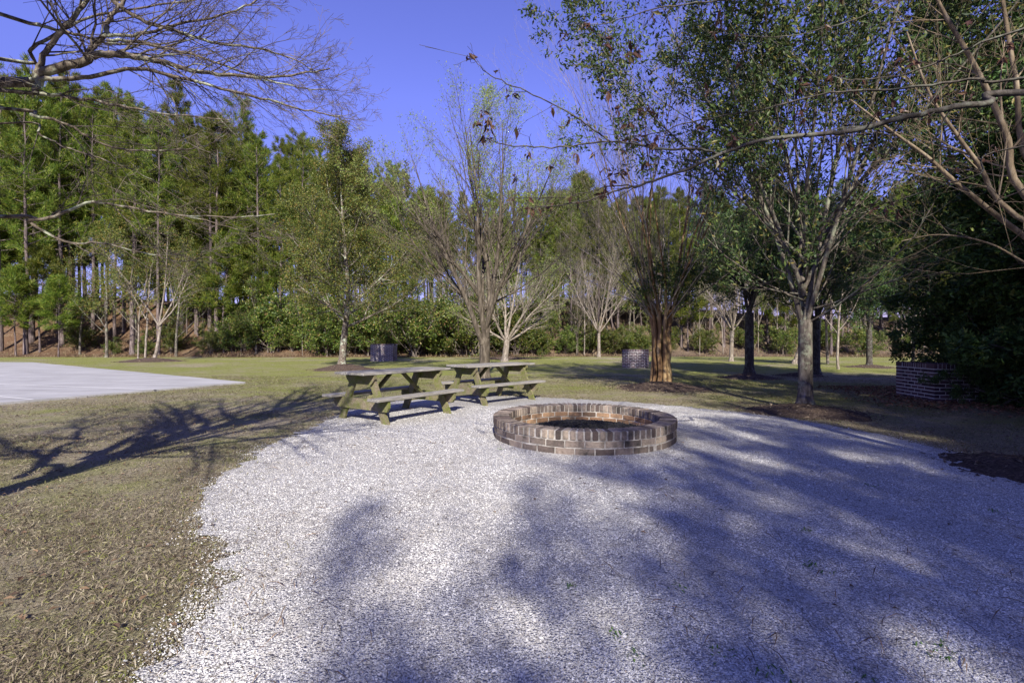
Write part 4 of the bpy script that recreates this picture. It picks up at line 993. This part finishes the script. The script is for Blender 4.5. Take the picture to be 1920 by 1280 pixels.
ps = [lv(7, .14, .03, kids=(6, 8), ang=(.4, .9), lr=(.4, .65), rr=(.5, .7), start=.15, tip=.3), lv(6, .18, .03, kids=(4, 6), ang=(.4, .9), lr=(.45, .7), rr=(.55, .75), tip=.4), lv(4, .2, .02)]
for i in range(17):
    z0 = 1.9+.2*i; branch(S, rnd, (.1+.03*i, .1+.01*i, z0), vnorm((rnd.uniform(-.9, .55), rnd.uniform(-.4, .7), .8)), rnd.uniform(2.3, 3.8), .06, 0, ps)
for q in (((-.1,.05,2.0),(-1.0,.3,2.9),(-1.9,.35,3.6),(-2.7,.5,4.3)), ((.1,.05,2.3),(.7,.3,3.2),(1.3,.4,3.7),(2.1,.45,4.1)), ((.1,.1,2.6),(.4,.4,3.5),(1.0,.6,4.3),(1.5,.5,5.0)),
          ((-.1,.1,2.4),(-.6,.6,3.3),(-1.0,.8,4.1),(-1.7,.9,4.9)), ((.0,.05,2.1),(.6,.05,2.75),(1.5,.1,3.2),(2.6,.2,3.5)), ((.0,.05,2.2),(-.9,-.1,2.7),(-1.7,-.2,3.1),(-2.5,-.1,3.3)), ((.2,.1,3.4),(.3,.3,4.4),(.1,.6,5.2),(.3,.8,6.2))):
    limb = path_limb(S, list(q), .045, .014, 6, .03, rnd); side_twigs(S, rnd, limb, 16, .2, (.8, 1.7), ps, .6)
make_tree('bare_tree', S, M['lichen_bark'], base, 'bare lichen-mottled tree whose boughs reach across the upper left sky', twigm=M['twig'], split=.005)

# ------------------------------------------------------------------ near right tree with rust-coloured young leaves
rnd = random.Random(111); S = Skel(); base = (4.9, 1.7, 0); S.tips = []
root_flare(S, 0, 0, .13); path_limb(S, [(0,0,0),(-.02,.02,1.2),(-.1,.1,2.2),(-.1,.1,3.4),(0,0,5.2)], .12, .05)
def dep2(px): return 2.7+(3.1-2.7)*(px-870)/1050
def RP(*pts, pre=None): return ([pre] if pre else [])+[rel(P(px, py, dep2(px))) for px, py in pts]
K1 = (-.1,.1,2.1); K2 = (-.1,.1,2.7); K3 = (-.1,.08,3.3)
pr = [lv(4, .18, .02, kids=(1, 3), ang=(.5, 1.0), lr=(.4, .6), start=.3), lv(3, .2, .02)]
rl = [
 (RP((1925,174),(1856,193),(1800,199),(1744,210),(1669,227),(1594,246),(1537,251),(1477,257),(1425,264),(1350,289),(1275,322),(1200,347),(1162,356),(1087,379),(994,390), pre=K1), .024, .003, 24),
 (RP((1350,289),(1312,279),(1237,279),(1200,272),(1144,266),(1050,275),(975,275),(934,268),(905,255)), .009, .0025, 16),
 (RP((1144,266),(1129,255),(1087,225),(1039,195),(975,167),(919,141),(892,116),(876,103)), .006, .002, 10),
 (RP((1200,347),(1140,349),(1106,360),(1042,371),(956,371)), .005, .002, 12),
 (RP((1925,146),(1837,148),(1725,161),(1650,169),(1556,174),(1425,206),(1312,225),(1237,247),(1180,262), pre=K2), .012, .002, 15),
 (RP((1925,52),(1837,82),(1781,107),(1687,141),(1605,150),(1556,142), pre=K3), .011, .003, 9),
 (RP((1500,-30),(1400,-6),(1320,4),(1237,15),(1181,32),(1125,46),(1096,44)), .006, .002, 12),
 (RP((1925,274),(1837,326),(1725,360),(1642,388), pre=K1), .008, .003, 8),
 (RP((1700,-20),(1640,20),(1560,50),(1450,70),(1340,60)), .006, .002, 10)]
tips = []
for pts, r0, r1, nt_ in rl:
    limb = path_limb(S, pts, r0, r1, 5, .003, rnd); pp, rd = limb; n = len(pp)-1; tips.append(pp[-1]); tips.append(pp[-3])
    for j in range(nt_):
        f = (.18+.8*(j+rnd.random())/nt_)*n; i = min(int(f), n-1); d = vnorm(tuple(pp[i+1][k]-pp[i][k] for k in range(3)))
        s2 = Skel(); branch(s2, rnd, pp[i], deviate(d, rnd.uniform(.5, 1.2), rnd), rnd.uniform(.06, .30), max(rd[i]*.4, .0015), 0, pr); S.poly += s2.poly
        for q_ in s2.poly:
            if rnd.random() < .30: tips.append(q_[0][-1])
# top limb carrying R7 and the last one back to the trunk
path_limb(S, [(-.05,.05,3.6), rel(P(1900,-330,2.9)), rel(P(1700,-180,2.9)), rel(P(1500,-30,2.9))], .016, .006, 5)
path_limb(S, [rel(P(1800,-255,2.9)), rel(P(1750,-120,2.95)), rel(P(1700,-20,3.0))], .008, .006, 5)
r = np.random.RandomState(9); T_ = np.array(tips); per = 5; C = np.repeat(T_, per, 0)+r.normal(0, .006, (len(T_)*per, 3)); U = unit(r.normal(0, .65, C.shape)-np.array([0, 0, .75])); W = rand_side(U, r)
L = r.uniform(.022, .065, len(C)); V, Q = leaf_quads(C, U, W, L, L*.42, .12)
make_tree('bare_tree', S, M['dark_bark'], base, 'bough with clusters of drooping rust-coloured young leaves reaching in from the right', split=.004, leafm=mesh_np('young_leaves', V, Q, None, [M['leaf_rust']]))

# a crown above it and the trees behind the photographer, which throw the shade over the gravel
dup(t6, (9.6, -.8, 0), 1.0, (1.0, 1.0, .95), label='evergreen standing beside the right end of the gravel, outside the photo')
for i, (bx, by, rz, sc) in enumerate(((3.5,-10.8,4.6,.85),(5.0,-11.6,.4,1.15),(6.4,-9.6,1.3,1.0),(8.3,-9.0,2.2,1.15),(12.3,-7.5,4.0,1.2),(16.0,-5.0,5.2,1.2),(9.5,-15,3.1,1.25),(10.3,-10.6,5.8,1.15),(6.9,-14.2,2.0,1.2),(20,-1.0,1.2,1.2),(13.0,-1.0,2.9,1.0))):
    dup(t6, (bx, by, 0), rz, sc, label='evergreen in the row behind the gravel clearing that shades it', group='evergreens behind the viewpoint')
